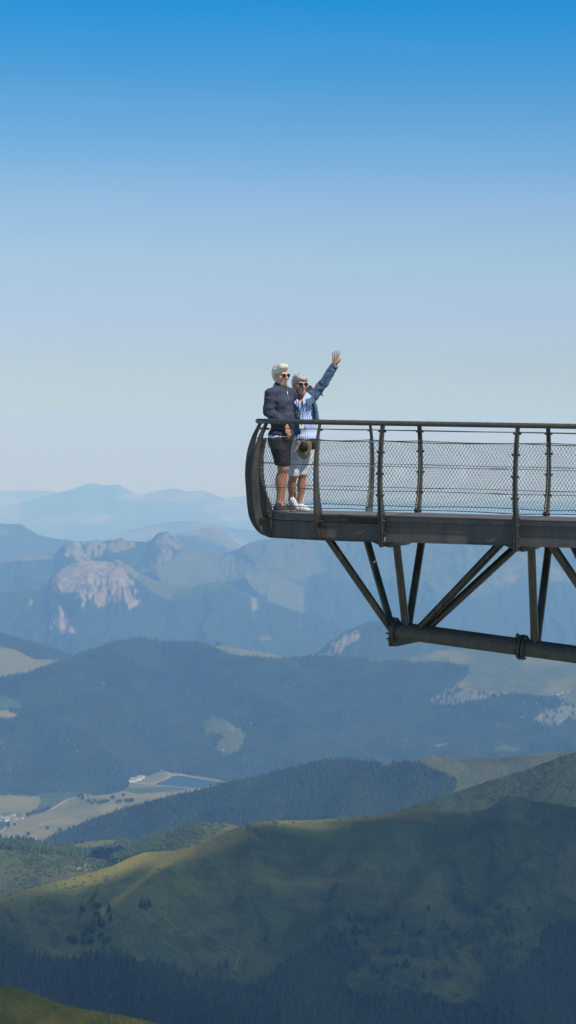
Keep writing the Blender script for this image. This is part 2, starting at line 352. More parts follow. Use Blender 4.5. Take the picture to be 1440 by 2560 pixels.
GP = np.stack([GX, GY, GZ], -1)
gpx, gpy = toP(GP)                                    # where each vertex shows in the photo (for land cover)
# ---- land cover: R forest, G rock, B dry grass, A pale earth
def warp(x, y, s, amt, seed): return x+amt*fbm2(x/s, y/s, 4, seed), y+amt*fbm2(x/s+50, y/s-20, 4, seed+11)
cover = np.zeros((NROW, NCOL, 4), np.float32)
def rows(*names):
    m = np.zeros(NROW, bool)
    for n in names:
        s0, s1, _ = LAYERS[n]; m[s0:s1] = True
    return m
def paint(names, poly, ch, val=1.0, amt=5, s=22, clear=True, soft=5, streak=None):
    m = rows(*names)
    x, y = gpx[m], gpy[m]
    c = cover[m]
    if poly is None: k = np.ones(x.shape)
    else:
        p = np.array(poly, float); pad = amt*4+soft*2
        sel = (x > p[:, 0].min()-pad) & (x < p[:, 0].max()+pad) & (y > p[:, 1].min()-pad) & (y < p[:, 1].max()+pad)
        k = np.zeros(x.shape)
        if sel.any():
            xs, ys = x[sel], y[sel]
            wx = xs+amt*1.7*fbm2(xs/s, ys/s, 6, 200+ch, .62); wy = ys+amt*1.2*fbm2(xs/s+50, ys/s-20, 6, 211+ch, .62)
            q = 0
            for dx, dy in ((0, 0), (1, 0), (-1, 0), (0, .6), (0, -.6), (.6, .4), (-.6, -.4), (.6, -.4), (-.6, .4)): q = q+inpoly(wx+dx*soft, wy+dy*soft, poly)
            q = q/9.0
            nz = fbm2(xs/5, ys/4, 4, 230+ch, .6)*.55 if streak is None else fbm2(xs/streak[0]+.5*fbm2(xs/20, ys/20, 3, 9), ys/streak[1], 5, 230+ch, .6)*streak[2]*(1 if len(streak) < 5 else .25+.75*sstep(streak[3], streak[4], ys))
            k[sel] = np.clip(sstep(.36, .64, q+nz*np.where(q > 0, 1, 0)), 0, 1)
    kk = k[..., None]
    if clear: c = c*(1-kk)
    if ch >= 0: c[..., ch] += val*k
    cover[m] = c
def paintfn(names, ch, fn):
    m = rows(*names); c = cover[m]; c[..., ch] = np.maximum(c[..., ch], fn(gpx[m], gpy[m], GP[m])); cover[m] = c
FO, RO, DR, PA = 0, 1, 2, 3
# far ranges: mostly rock and wood, colour lost in the haze
for n in ('horizon', 'peaks', 'blue', 'cone'): paint((n,), None, FO, .6)
paintfn(('peaks', 'cone', 'horizon', 'blue'), RO, lambda x, y, P: sstep(.0, .45, fbm2(P[..., 0]/1500, P[..., 2]/300, 5, 5))*.8)
paint(('cone',), [(500,1325),(530,1316),(560,1335),(590,1365),(570,1372),(545,1352)], DR, .6)
paint(('massif',), None, FO, .9)
paint(('massif',), [(-50,1382),(60,1386),(135,1386),(130,1400),(60,1402),(-50,1408)], DR, .5, 3)
paint(('massif',), [(165,1355),(215,1350),(260,1358),(260,1385),(215,1400),(180,1395),(160,1380)], RO, .8, 6, streak=(8, 12, 3.0))
paint(('massif',), [(262,1362),(300,1346),(330,1352),(340,1365),(300,1380),(270,1378)], DR, .7, 4)
paint(('massif',), [(395,1345),(420,1334),(450,1348),(475,1368),(440,1372),(420,1400),(395,1420),(385,1405),(400,1375)], RO, .55, 6, streak=(8, 12, 3.0))
paint(('massif',), [(470,1368),(540,1378),(600,1400),(700,1430),(760,1470),(760,1560),(400,1560),(330,1440),(370,1415),(440,1395)], DR, .3, 6)
paint(('massif',), [(600,1365),(660,1345),(760,1340),(900,1365),(860,1420),(740,1450),(640,1410)], DR, .22, 12)
paint(('massif',), [(760,1330),(1000,1320),(1560,1330),(1560,1480),(1300,1450),(1150,1500),(1000,1440),(900,1470),(800,1420)], -1, 0, 14, 40, soft=14)
paintfn(('massif',), DR, lambda x, y, P: sstep(.05, .5, fbm2(x/70, y/45, 5, 37))*.5*(x > 600)*(cover[rows('massif')][..., FO] < .5))
paint(('rock',), None, FO, .95)
paint(('rock',), [(285,1390),(312,1404),(345,1428),(400,1452),(480,1466),(460,1490),(420,1500),(380,1480),(345,1450),(300,1420)], DR, .25, 5)
ROCKP = [(112,1470),(122,1445),(160,1418),(200,1400),(235,1398),(265,1402),(300,1418),(325,1440),(345,1470),(353,1492),(345,1505),(320,1508),(300,1500),(285,1508),(262,1512),(240,1515),(232,1520),(225,1500),(214,1495),(207,1522),(197,1500),(190,1478),(170,1480),(150,1485),(140,1470),(125,1468)]
paint(('rock',), ROCKP, RO, .9, 7, 14, streak=(9, 44, 2.6, 1415, 1500))
paint(('rock',), [(190,1396),(235,1392),(300,1394),(330,1415),(350,1445),(330,1440),(300,1420),(260,1412),(215,1412)], DR, .5, 5, 14, clear=False)
paint(('rock',), [(115,1582),(122,1555),(138,1535),(146,1512),(155,1530),(168,1548),(180,1570),(190,1592),(170,1578),(155,1580),(148,1560),(130,1570)], RO, 1.0, 6, 12, streak=(5, 20, 2.8))
paint(('rock',), [(325,1500),(352,1498),(346,1512),(330,1515),(322,1530),(318,1520)], RO, 1, 3, 10)
paint(('rock',), [(66,1520),(78,1495),(82,1500),(70,1522)], RO, 1, 2, 10)
paint(('rock', 'massif'), [(420,1480),(480,1466),(500,1462),(560,1456),(620,1480),(680,1500),(620,1490),(560,1470),(490,1480),(440,1500)], -1, 0, 4)
paintfn(('massif', 'rock'), RO, lambda x, y, P: sstep(.12, .5, fbm2(x/40, y/60, 5, 31))*((x > 570) & (x < 760) & (y > 1495) & (y < 1600))*.9)
paint(('crag',), None, FO, .9)
paint(('crag',), [(800,1642),(850,1600),(890,1578),(905,1580),(880,1605),(850,1625),(825,1645)], RO, .8, 7, 10, streak=(5, 14, 3.2))
paint(('hump',), None, FO, 1.0)
paint(('hump',), [(-60,1610),(30,1620),(80,1645),(150,1650),(170,1680),(-60,1720)], DR, .6, 4)
paint(('hump',), [(500,1609),(580,1615),(760,1650),(700,1680),(500,1640)], DR, .55, 3)
# the wooded basin side
paint(('basin',), None, FO, 1.0)
paint(('basin',), [(880,1640),(1000,1632),(1150,1612),(1300,1610),(1560,1615),(1560,1790),(1440,1760),(1380,1745),(1300,1735),(1200,1730),(1150,1722),(1120,1730),(1170,1690),(1175,1668),(1120,1658),(1000,1655),(940,1652)], -1, 0, 6)
paintfn(('basin',), DR, lambda x, y, P: (cover[rows('basin')][..., FO] < .5)*(.12+sstep(-.1, .5, fbm2(x/70, y/30, 4, 77))*.45))
paint(('basin',), [(1075,1755),(1110,1730),(1140,1722),(1200,1728),(1250,1735),(1200,1745),(1150,1765),(1120,1758)], RO, .42, 12, 16, streak=(6, 9, 3.0))
paint(('basin',), [(1330,1800),(1360,1775),(1440,1755),(1560,1740),(1560,1800),(1440,1798),(1380,1812)], RO, .42, 12, 16, streak=(6, 9, 3.0))
paint(('basin',), [(-60,1735),(0,1737),(50,1755),(58,1772),(20,1775),(-60,1765)], -1, 0, 4)
paint(('basin',), [(-60,1765),(0,1772),(45,1785),(40,1795),(-60,1795)], DR, .9, 5)
paint(('basin',), [(512,1800),(540,1788),(560,1800),(580,1812),(612,1832),(615,1848),(600,1878),(575,1888),(545,1885),(545,1860),(560,1840),(530,1830),(515,1840)], DR, .35, 6, 14)
paint(('basin',), [(1235,1875),(1265,1862),(1310,1875),(1300,1880),(1240,1882)], -1, 0, 3)
paint(('basin',), [(1070,1865),(1110,1857),(1130,1862),(1090,1870)], DR, .6, 3, 10)
paintfn(('basin',), PA, lambda x, y, P: (sstep(.56, .66, fbm2(x/13, y/7, 3, 301)*.9+.15*fbm2(x/60, y/60, 2, 303)))*((y > 1700) & (y < 1945))*.8)
# valley floor
VF = [(-60,1988),(0,1987),(100,1990),(105,2002),(95,2020),(140,2010),(190,1995),(300,1980),(320,1972),(380,1962),(470,1966),(560,1972),(700,2060),(-60,2130)]
paint(('basin',), VF, DR, .85, 3)
paint(('basin',), [(316,1976),(326,1946),(372,1940),(392,1931),(410,1929),(450,1933),(482,1939),(540,1947),(566,1954),(566,1964),(500,1980),(400,1975)], DR, .7, 1.5, soft=2)
paint(('basin',), [(95,1985),(220,1978),(225,1990),(180,1992),(140,2016),(95,2036),(90,2022),(108,2003)], -1, 0, 3)
paint(('basin',), [(310,1972),(420,1966),(480,1972),(440,1978),(330,1984)], -1, 0, 2)
paint(('basin',), [(-60,2040),(30,2052),(15,2075),(-60,2080)], -1, 0, 3)
for poly, v in (([(-60,2040),(20,2032),(60,2036),(40,2046),(-60,2056)], .25), ([(160,2016),(215,2000),(245,2004),(190,2022)], .35), ([(250,2040),(300,2018),(345,2004),(300,2004),(240,2022),(215,2036)], 1.0), ([(60,2070),(130,2062),(200,2046),(160,2070),(110,2088)], 1.0), ([(330,1990),(420,1984),(455,1980),(400,1992),(345,2000)], .95), ([(0,1995),(60,1992),(90,2004),(50,2012),(0,2016)], .95)):
    paint(('basin',), poly, DR, v, 1.2, 14, soft=1.5)
# wooded ridge in the middle, grazed shoulder on the right
paint(('ridge',), None, FO, 1.0)
paint(('ridge',), [(1000,1905),(1040,1890),(1100,1882),(1560,1850),(1560,2010),(1100,2010),(1140,1975),(1142,1952),(1120,1935),(1085,1925),(1060,1910)], DR, .42, 5)
paintfn(('ridge',), DR, lambda x, y, P: sstep(14, 2, y-np.interp(x, [1040,1070,1120,1280,1350,1440], [1900,1891,1893,1890,1885,1876]))*.6*(x > 1050)*(cover[rows('ridge')][..., FO] < .5))
paint(('ridge',), [(945,1905),(985,1908),(975,1918),(950,1914)], DR, .6, 3)
paint(('spur',), None, DR, .12)
# lower left hills
paint(('strip',), None, FO, .9)
paint(('strip',), [(165,2118),(200,2108),(270,2098),(300,2100),(285,2112),(235,2124)], DR, .5, 3)
paint(('knoll',), None, DR, .38)
paint(('knoll',), [(-60,2098),(0,2102),(60,2118),(140,2124),(200,2136),(250,2140),(330,2118),(410,2078),(408,2100),(400,2120),(420,2128),(280,2160),(255,2142),(170,2140),(60,2126),(-60,2118)], FO, 1, 3)
paint(('knoll',), [(440,2070),(500,2052),(560,2056),(590,2066),(560,2072),(500,2070),(470,2082)], DR, .6, 4)
paint(('knoll',), [(165,2160),(200,2145),(260,2143),(280,2158),(250,2172),(200,2176),(170,2170)], DR, .9, 4)
paintfn(('knoll',), DR, lambda x, y, P: sstep(.0, .5, fbm2(x/60, y/25, 4, 17))*.35*(x < 300)*(cover[rows('knoll')][..., FO] < .5))
# big near slope; dry-grass colour on the crest also brightens its sunlit band
paintfn(('slope',), DR, lambda x, y, P: np.clip(sstep(46, 8, y-np.interp(x, [-100,0,200,330,440,560,615], [2290,2246,2196,2148,2132,2092,2066]))*.85*(x < 620)+sstep(16, 1, y-np.interp(x, [600,660,900,1070,1200], [2066,2055,2043,2022,2028]))*.6*((x > 600) & (x < 1180))
        + sstep(16, 2, np.abs(y-np.interp(x, [250,330,380,430,480], [2285,2220,2180,2150,2120])))*.6*((x > 240) & (x < 490)), 0, 1))
paintfn(('slope',), DR, lambda x, y, P: sstep(.1, .6, fbm2(P[..., 0]/160, P[..., 1]/60+P[..., 2]/40, 5, 19))*.35)
paint(('slope',), [(1210,2035),(1235,2008),(1270,1990),(1290,1990),(1320,2002),(1325,2030),(1300,2048),(1260,2052),(1230,2060)], RO, .16, 10, 14)
paint(('slope',), [(1310,2165),(1340,2130),(1345,2165),(1330,2172)], RO, .2, 10, 14)
paint(('slope',), [(1390,2140),(1430,2105),(1470,2120),(1470,2260),(1380,2225),(1400,2180)], RO, .22, 14, 14)
paint(('slope',), [(172,2232),(195,2222),(222,2230),(210,2240),(180,2242)], RO, .25, 6, 10)
paint(('slope',), [(608,2060),(625,2056),(640,2085),(660,2100),(650,2110),(622,2086)], RO, .16, 8, 10)
FORB = [(-80,2350),(20,2360),(60,2385),(110,2405),(150,2415),(200,2400),(240,2385),(300,2390),(330,2400),(380,2412),(440,2425),(460,2440),(500,2450),(560,2465),(640,2470),(660,2455),(700,2430),(730,2400),(780,2370),(830,2330),(860,2330),(880,2380),(900,2400),(860,2440),(880,2480),(960,2500),(1040,2480),(1080,2490),(1120,2520),(1200,2500),(1250,2440),(1300,2420),(1340,2380),(1360,2330),(1400,2310),(1560,2300),(1560,2800),(-80,2800)]
paint(('slope',), FORB, FO, 1.0, 10, 30)
paintfn(('slope',), FO, lambda x, y, P: sstep(.16, .26, fbm2(x/26, y/16, 4, 91)-.25*sstep(2330, 2260, y)-.22*sstep(2420, 2500, y)*(x < 1200))*((x > 820) & (x < 1330) & (y > 2240))*.9)
paintfn(('near',), DR, lambda x, y, P: np.clip(.45+.5*fbm2(x/60, y/40, 4, 66), 0, 1))
cover[..., 0] *= 1
# fade cover sideways smoothly is unnecessary: columns outside the frame keep the edge cover
V = GP.reshape(-1, 3)
ii, jj = np.meshgrid(np.arange(NROW-1), np.arange(NCOL-1), indexing='ij')
k0 = (ii*NCOL+jj).ravel()
Fq = np.stack([k0, k0+1, k0+NCOL+1, k0+NCOL], 1)
def mat_land():
    t = NT('mountain_land'); P = t.n('ShaderNodeNewGeometry').outputs['Position']
    at_ = t.attr('cover'); sep = t.n('ShaderNodeSeparateColor'); t.l(at_.outputs['Color'], sep.inputs[0])
    n1 = t.noise(P, 1/38, 7, .68, .6); n2 = t.noise(P, 1/260, 5, .6); n3 = t.noise(P, 1/9, 3, .6)
    grass = t.mix(t.ramp(n2, [(.35, 0), (.65, 1)]), (.036, .058, .018), (.070, .090, .026))
    grass = t.mix(t.ramp(n1, [(.42, 0), (.62, 1)]), grass, (.026, .043, .016))
    sp = t.ramp(t.noise(P, 1/4.2, 2, .5), [(.56, 0), (.64, 1)]); spz = t.ramp(t.noise(P, 1/140, 3, .6), [(.42, .1), (.62, 1)])
    grass = t.mix(t.math('MULTIPLY', t.math('MULTIPLY', sp, spz), .75), grass, (.016, .030, .012))
    sp2 = t.ramp(t.noise(P, 1/5.5, 3, .6), [(.58, 0), (.70, 1)])
    grass = t.mix(t.math('MULTIPLY', sp2, .5), grass, (.125, .115, .050))
    dry = t.mix(n1, (.140, .117, .030), (.222, .178, .056)); dry = t.mix(t.ramp(n2, [(.46, 0), (.64, .85)]), dry, (.085, .10, .030))
    col = t.mix(sep.outputs[2], grass, dry)
    fo = t.mix(n1, (.012, .026, .014), (.026, .045, .020))
    rkn = t.noise(t.mapping(P, (1, 1, .35)), 1/70, 6, .7)
    rk = t.ramp(rkn, [(.3, (.066, .052, .038)), (.5, (.195, .155, .110)), (.7, (.325, .265, .195))])
    col = t.mix(sep.outputs[0], col, fo)
    col = t.mix(sep.outputs[1], col, rk)
    col = t.mix(at_.outputs['Alpha'], col, (.40, .36, .29))
    h = t.math('ADD', t.math('MULTIPLY', n1, 1.0), t.math('MULTIPLY', n3, .25))
    nb = t.bump(h, 14, .8)
    return t.bsdf(col, .95, normal=nb, spec=.1)
M_LAND = mat_land()
land = mesh_obj('mountain_terrain', V, Fq, M_LAND, smooth=True)
ca = land.data.color_attributes.new('cover', 'FLOAT_COLOR', 'POINT'); ca.data.foreach_set('color', cover.reshape(-1))
tag(land, 'green and wooded mountain ranges falling away in ridges to the hazy horizon', 'mountains', kind='structure')

# ------------------------------------------------------------------ forests (one mass each) made of single conifers
def tree_template(n, tiers, seed):
    r = np.random.default_rng(seed); V = []; Fc = []
    z0 = .08
    for k in range(tiers):
        u = k/tiers; zb = z0+(1-z0)*u*.92; zt = min(1, zb+(1-z0)*(1.35/tiers)) if k < tiers-1 else 1.0
        rad = .23*(1-u)**.8+.02; b = len(V)
        V.append((r.normal()*.01, r.normal()*.01, zt))
        for i in range(n):
            a = 2*math.pi*(i+.5*k)/n; rr = rad*(.72+.5*r.random()); V.append((rr*math.cos(a), rr*math.sin(a), zb-.03*r.random()))
        for i in range(n): Fc.append((b, b+1+i, b+1+(i+1) % n))
    return np.array(V), np.array(Fc)
def mat_tree(name, c1, c2):
    t = NT(name); a = t.attr('tint'); return t.bsdf(t.mix(a.outputs['Fac'], c1, c2), .9, spec=.1)
M_CON = mat_tree('conifer_needles', (.006, .017, .010), (.030, .048, .019))
M_DEC = mat_tree('shrub_leaves', (.020, .038, .014), (.050, .070, .022))
def sample_cover(name, ch, n, xr=(-25, 1465), yr=(0, 2640), thr=.5, extra=None):
    s0, s1, _ = LAYERS[name]
    P = GP[s0:s1]; c = cover[s0:s1, :, ch]; X = gpx[s0:s1]; Yp = gpy[s0:s1]
    A = np.linalg.norm(np.cross(P[1:, :-1]-P[:-1, :-1], P[:-1, 1:]-P[:-1, :-1]), axis=-1)
    k = (c[1:, :-1] > thr) & (c[:-1, 1:] > thr) & (X[1:, :-1] > xr[0]) & (X[1:, :-1] < xr[1]) & (Yp[1:, :-1] > yr[0]) & (Yp[1:, :-1] < yr[1])
    if extra is not None: k &= extra(X[1:, :-1], Yp[1:, :-1])
    w = (A*k).ravel(); tot = w.sum()
    if tot <= 0: return np.zeros((0, 3))
    idx = RNG.choice(len(w), n, p=w/tot); i, j = np.unravel_index(idx, A.shape)
    u, v = RNG.random(n)[:, None], RNG.random(n)[:, None]
    return (P[i, j]*(1-u)+P[i+1, j]*u)*(1-v)+(P[i, j+1]*(1-u)+P[i+1, j+1]*u)*v
def forest(name, pts, hgt, mat, label, cat, nside=5, tiers=2, wid=1.0, kind='stuff'):
    n = len(pts); tv, tf = tree_template(nside, tiers, 3)
    th = RNG.random(n)*6.283; h = hgt*(.45+.85*RNG.random(n)**1.5); w = h*wid*(.8+.5*RNG.random(n))
    c, s = np.cos(th), np.sin(th)
    x = tv[None, :, 0]*c[:, None]-tv[None, :, 1]*s[:, None]; y = tv[None, :, 0]*s[:, None]+tv[None, :, 1]*c[:, None]
    VV = np.stack([x*w[:, None]+pts[:, None, 0], y*w[:, None]+pts[:, None, 1], tv[None, :, 2]*h[:, None]+pts[:, None, 2]-.06*h[:, None]], -1).reshape(-1, 3)
    FF = (tf[None]+np.arange(n)[:, None, None]*len(tv)).reshape(-1, 3)
    o = mesh_obj(name, VV, FF, mat)
    at_ = o.data.attributes.new('tint', 'FLOAT', 'POINT')
    cl = np.clip(.5+.9*fbm2(pts[:, 0]/120, pts[:, 1]/120, 3, 8)+.45*RNG.normal(size=n)*.7, 0, 1)
    at_.data.foreach_set('value', np.repeat(cl, len(tv)).astype(np.float32))
    return tag(o, label, cat, kind=kind)
forest('conifer_forest', sample_cover('basin', FO, 70000, yr=(1580, 1990)), 19, M_CON, 'dark conifer forest over the whole hillside above the small lake', 'forest')
forest('conifer_forest', sample_cover('ridge', FO, 32000), 13, M_CON, 'dark conifer forest on the long ridge in front of the lake', 'forest')
forest('conifer_forest', sample_cover('slope', FO, 9000, xr=(-25, 830), yr=(2300, 2640)), 11.5, M_CON, 'tall dark conifer forest filling the gully behind the nearest grassy brow', 'forest', 6, 4)
forest('conifer_forest', sample_cover('slope', FO, 9000, xr=(700, 1465), yr=(2200, 2640)), 9.5, M_CON, 'shaded mixed wood with clearings low on the big grassy slope', 'forest', 6, 3, 1.5)
forest('conifer_forest', np.concatenate([sample_cover('knoll', FO, 2200), sample_cover('strip', FO, 2200)]), 12, M_DEC, 'dark belt of trees between the dry fields and the small meadow knoll', 'forest', 5, 2, 1.3)
forest('conifer_forest', sample_cover('hump', FO, 5000, yr=(1570, 1700)), 24, M_CON, 'dark wood on the far hill above the pale winding track', 'forest')

# low scrub scattered over the grass, thicker in patches
def scrub(names, n, hgt, label, dens):
    P = []
    for nm in names:
        s0, s1, _ = LAYERS[nm]; c = cover[s0:s1]; ok = np.clip(1-c[..., FO]-c[..., RO]*.5, 0, 1)
        cover_keep = c[..., FO].copy(); c[..., FO] = (ok > .6)*1.0
        q = sample_cover(nm, FO, n*4); c[..., FO] = cover_keep
        f_ = fbm2(q[:, 0]/95+3, q[:, 1]/70, 4, 123); P.append(q[(f_+.35*RNG.normal(size=len(q)) > dens)][:n])
    P = np.concatenate(P); k = len(P)
    r = np.random.default_rng(4); tv = np.array([(0.5,0,.25),(0,.5,.2),(-.5,0,.25),(0,-.5,.2),(.06,.04,.72),(.3,.32,.5),(-.3,-.25,.55)]); tf = np.array([(0,5,4),(5,1,4),(1,2,4),(2,6,4),(6,3,4),(3,0,4),(0,1,5),(2,3,6)])
    h = hgt*(.4+1.2*r.random(k)**2); th = r.random(k)*6.28; c_, s_ = np.cos(th), np.sin(th)
    X = (tv[None, :, 0]*c_[:, None]-tv[None, :, 1]*s_[:, None])*h[:, None]*1.5+P[:, None, 0]; Y = (tv[None, :, 0]*s_[:, None]+tv[None, :, 1]*c_[:, None])*h[:, None]*1.5+P[:, None, 1]; Z = (tv[None, :, 2]-.15)*h[:, None]+P[:, None, 2]
    o = mesh_obj('scrub', np.stack([X, Y, Z], -1).reshape(-1, 3), (tf[None]+np.arange(k)[:, None, None]*len(tv)).reshape(-1, 3), M_DEC)
    a_ = o.data.attributes.new('tint', 'FLOAT', 'POINT'); a_.data.foreach_set('value', np.repeat(np.clip(.35+.3*r.normal(size=k), 0, 1), len(tv)).astype(np.float32))
    return tag(o, label, 'scrub', kind='stuff')
scrub(('slope',), 2600, 2.0, 'low dark scrub scattered over the big grassy slope', .12)
scrub(('knoll', 'spur'), 2500, 3.6, 'low scrub and bushes dotted over the lower hills', .12)
# ------------------------------------------------------------------ cloud above the frame whose shadow lies on the near slope
CZ = 1500.0; gres = 12.0
gx0, gx1, gy0, gy1 = -1200, 3400, -700, 6600
gnx, gny = int((gx1-gx0)/gres), int((gy1-gy0)/gres)
acc = np.zeros((gny, gnx)); cnt = np.zeros((gny, gnx))
def cast(names, fn):
    m = rows(*names); P = GP[m]; x, y = gpx[m], gpy[m]
    D = fn(x, y); k = (x > -600) & (x < 2100)
    h = (CZ-P[..., 2])/SUN[2]; X = P[..., 0]+SUN[0]*h; Y = P[..., 1]+SUN[1]*h
    i = ((Y-gy0)/gres).astype(int); j = ((X-gx0)/gres).astype(int)
    k &= (i >= 0) & (i < gny) & (j >= 0) & (j < gnx)
    np.add.at(acc, (i[k], j[k]), D[k]); np.add.at(cnt, (i[k], j[k]), 1)
LX = [-700,-100,0,100,200,250,300,340,400,440,480,560,620,700,780,860,940,1000,1060,1200,2200]
LY = [2460,2330,2314,2292,2268,2286,2276,2252,2212,2184,2160,2118,2080,2084,2110,2112,2076,2044,2024,2000,1900]
cast(('slope',), lambda x, y: sstep(-6, 14, y-np.interp(x, LX, LY))*(1-.50*np.exp(-((x-620)/230)**2-((y-2275)/70)**2)-.35*np.exp(-((x-820)/200)**2-((y-2120)/45)**2)+.15*sstep(900, 1300, x)))
cast(('spur',), lambda x, y: np.full(x.shape, .22))
cast(('near',), lambda x, y: np.full(x.shape, .85))
for _ in range(5):                                   # spread to cells no sample fell in
    e = cnt == 0
    if not e.any(): break
    A2 = sum(np.roll(np.roll(acc, a, 0), b, 1) for a in (-1, 0, 1) for b in (-1, 0, 1)); C2 = sum(np.roll(np.roll(cnt, a, 0), b, 1) for a in (-1, 0, 1) for b in (-1, 0, 1))
    acc[e] = A2[e]; cnt[e] = C2[e]
Dm = np.where(cnt > 0, acc/np.maximum(cnt, 1e-6), 0)
for _ in range(2): Dm = (Dm+np.roll(Dm, 1, 0)+np.roll(Dm, -1, 0)+np.roll(Dm, 1, 1)+np.roll(Dm, -1, 1))/5
Xc, Yc = np.meshgrid(gx0+gres*(np.arange(gnx)+.5), gy0+gres*(np.arange(gny)+.5))
edge = np.minimum.reduce([(Xc-gx0)/500, (gx1-Xc)/500, (Yc-gy0)/500, (gy1-Yc)/500])
th = Dm*np.clip(edge, 0, 1)*(1+.35*fbm2(Xc/260, Yc/260, 4, 5))-.10
th = np.where(th > 0, th, 0)
th[0, :] = th[-1, :] = 0; th[:, 0] = th[:, -1] = 0
def cloud_mesh():
    quad = (th[:-1, :-1] > 0) | (th[1:, :-1] > 0) | (th[:-1, 1:] > 0) | (th[1:, 1:] > 0)
    top = np.arange(gny*gnx).reshape(gny, gnx); bot = np.where(th > 0, top+gny*gnx, top)
    bump = 1+.5*fbm2(Xc/110, Yc/110, 4, 9)
    Vt = np.stack([Xc, Yc, CZ+th*190*bump], -1).reshape(-1, 3); Vb = np.stack([Xc, Yc, CZ-th*40], -1).reshape(-1, 3)
    i, j = np.nonzero(quad)
    q1 = np.stack([top[i, j], top[i, j+1], top[i+1, j+1], top[i+1, j]], 1); q2 = np.stack([bot[i, j], bot[i+1, j], bot[i+1, j+1], bot[i, j+1]], 1)
    V_ = np.concatenate([Vt, Vb]); F_ = np.concatenate([q1, q2])
    used = np.unique(F_); rm = np.full(len(V_), -1); rm[used] = np.arange(len(used))
    return V_[used], rm[F_]
t = NT('cloud_vapour'); pv = t.n('ShaderNodeVolumePrincipled'); pv.inputs['Color'].default_value = (.9, .9, .9, 1); pv.inputs['Density'].default_value = .0062; pv.inputs['Anisotropy'].default_value = .5
t.l(pv.outputs[0], t.out.inputs['Volume'])
cv, cf = cloud_mesh()
tag(mesh_obj('cumulus_cloud', cv, cf, t.m), 'broad grey cumulus cloud drifting above the near slope', 'cloud', kind='stuff')

# ------------------------------------------------------------------ valley floor: lake, shores, roads, houses
def floorp(px, py, dz):
    a, T = aT(px, py); Y = -(FLOOR_Z+dz)/T; return np.array([a*Y, Y, FLOOR_Z+dz])
def sheet(name, poly, dz, mat, kind='structure', label=None, jit=0):
    P = [floorp(x, y, dz) for x, y in poly]
    V_ = P+[p-np.array([0, 0, 3]) for p in P]; n = len(P)
    return tag(MB().add(V_, [tuple(range(n)), tuple(range(2*n-1, n-1, -1))]+[(i, (i+1) % n, n+(i+1) % n, n+i) for i in range(n)]).build(name, mat), label, kind=kind)
t = NT('pale_gravel'); n_ = t.noise(t.obj(), 1/14, 4); M_GRAV = t.bsdf(t.mix(n_, (.17, .14, .085), (.25, .21, .14)), .95)
t = NT('lake_water'); n_ = t.noise(t.obj(), 1/9, 3); M_WAT = t.bsdf((.022, .062, .105), .12, normal=t.bump(n_, .05, .25), spec=.5)
t = NT('lake_beach'); M_BEACH = t.bsdf(t.mix(t.noise(t.obj(), 1/14, 4), (.12, .105, .065), (.21, .18, .125)), .95)
sheet('lake_shore', [(336,1958),(352,1955),(374,1958),(392,1953.5),(404,1950),(414,1945),(420,1938),(412,1930),(396,1925),(402,1923),(418,1927),(428,1934),(440,1935),(452,1934),(466,1938),(484,1942),(502,1944.8),(532,1950),(557,1955),(553,1957.5),(556,1958),(548,1962.2),(500,1972),(480,1970.8),(420,1966.2),(384,1963.2),(360,1961)], 1.2, M_BEACH, label='pale gravel shore round the small lake')
sheet('lake', [(386,1961),(399,1955.5),(412,1951),(424,1945),(432,1941),(446,1938.5),(460,1940),(480,1944),(500,1946.5),(530,1951.5),(553,1956),(545,1961),(520,1966),(498,1970.3),(480,1969),(440,1965.5),(410,1963)], 2.0, M_WAT, label='small dark blue lake at the foot of the wooded hill')
def road(name, pts, wd_, dz, label):
    P = [floorp(x, y, dz) for x, y in pts]
    L = []; Rr = []
    for i, p in enumerate(P):
        d = P[min(i+1, len(P)-1)]-P[max(i-1, 0)]; n_ = np.array([-d[1], d[0], 0]); n_ /= np.linalg.norm(n_); L.append(p+n_*wd_/2); Rr.append(p-n_*wd_/2)
    m = MB(); k = len(P); V_ = L+Rr+[p-np.array([0, 0, 3]) for p in L+Rr]
    Fc = []
    for i in range(k-1):
        Fc += [(i, i+1, k+i+1, k+i), (2*k+i, 3*k+i, 3*k+i+1, 2*k+i+1), (i, 2*k+i, 2*k+i+1, i+1), (k+i, k+i+1, 3*k+i+1, 3*k+i)]
    return tag(m.add(V_, Fc).build(name, M_GRAV), label, kind='structure')
road('valley_road', [(-20,2052),(60,2040),(118,2026),(135,2019),(152,2008),(168,1999),(190,1993),(222,1986)], 13, 1.6, 'pale road curving through the dry valley fields')
road('farm_track', [(80,2068),(110,2058),(125,2054),(170,2047)], 9, 1.6, 'faint track across the dry field')
road('farm_track', [(0,2080),(14,2070),(20,2060),(40,2054)], 12, 1.6, 'short pale track beside the village')
road('farm_track', [(40,2083),(70,2087),(88,2094),(98,2106)], 11, 1.6, 'pale track bending at the lower end of the dry field')
t = NT('house_wall'); M_HW = t.bsdf((.62, .58, .52), .9)
t = NT('slate_roof'); M_SR = t.bsdf((.16, .15, .155), .7)
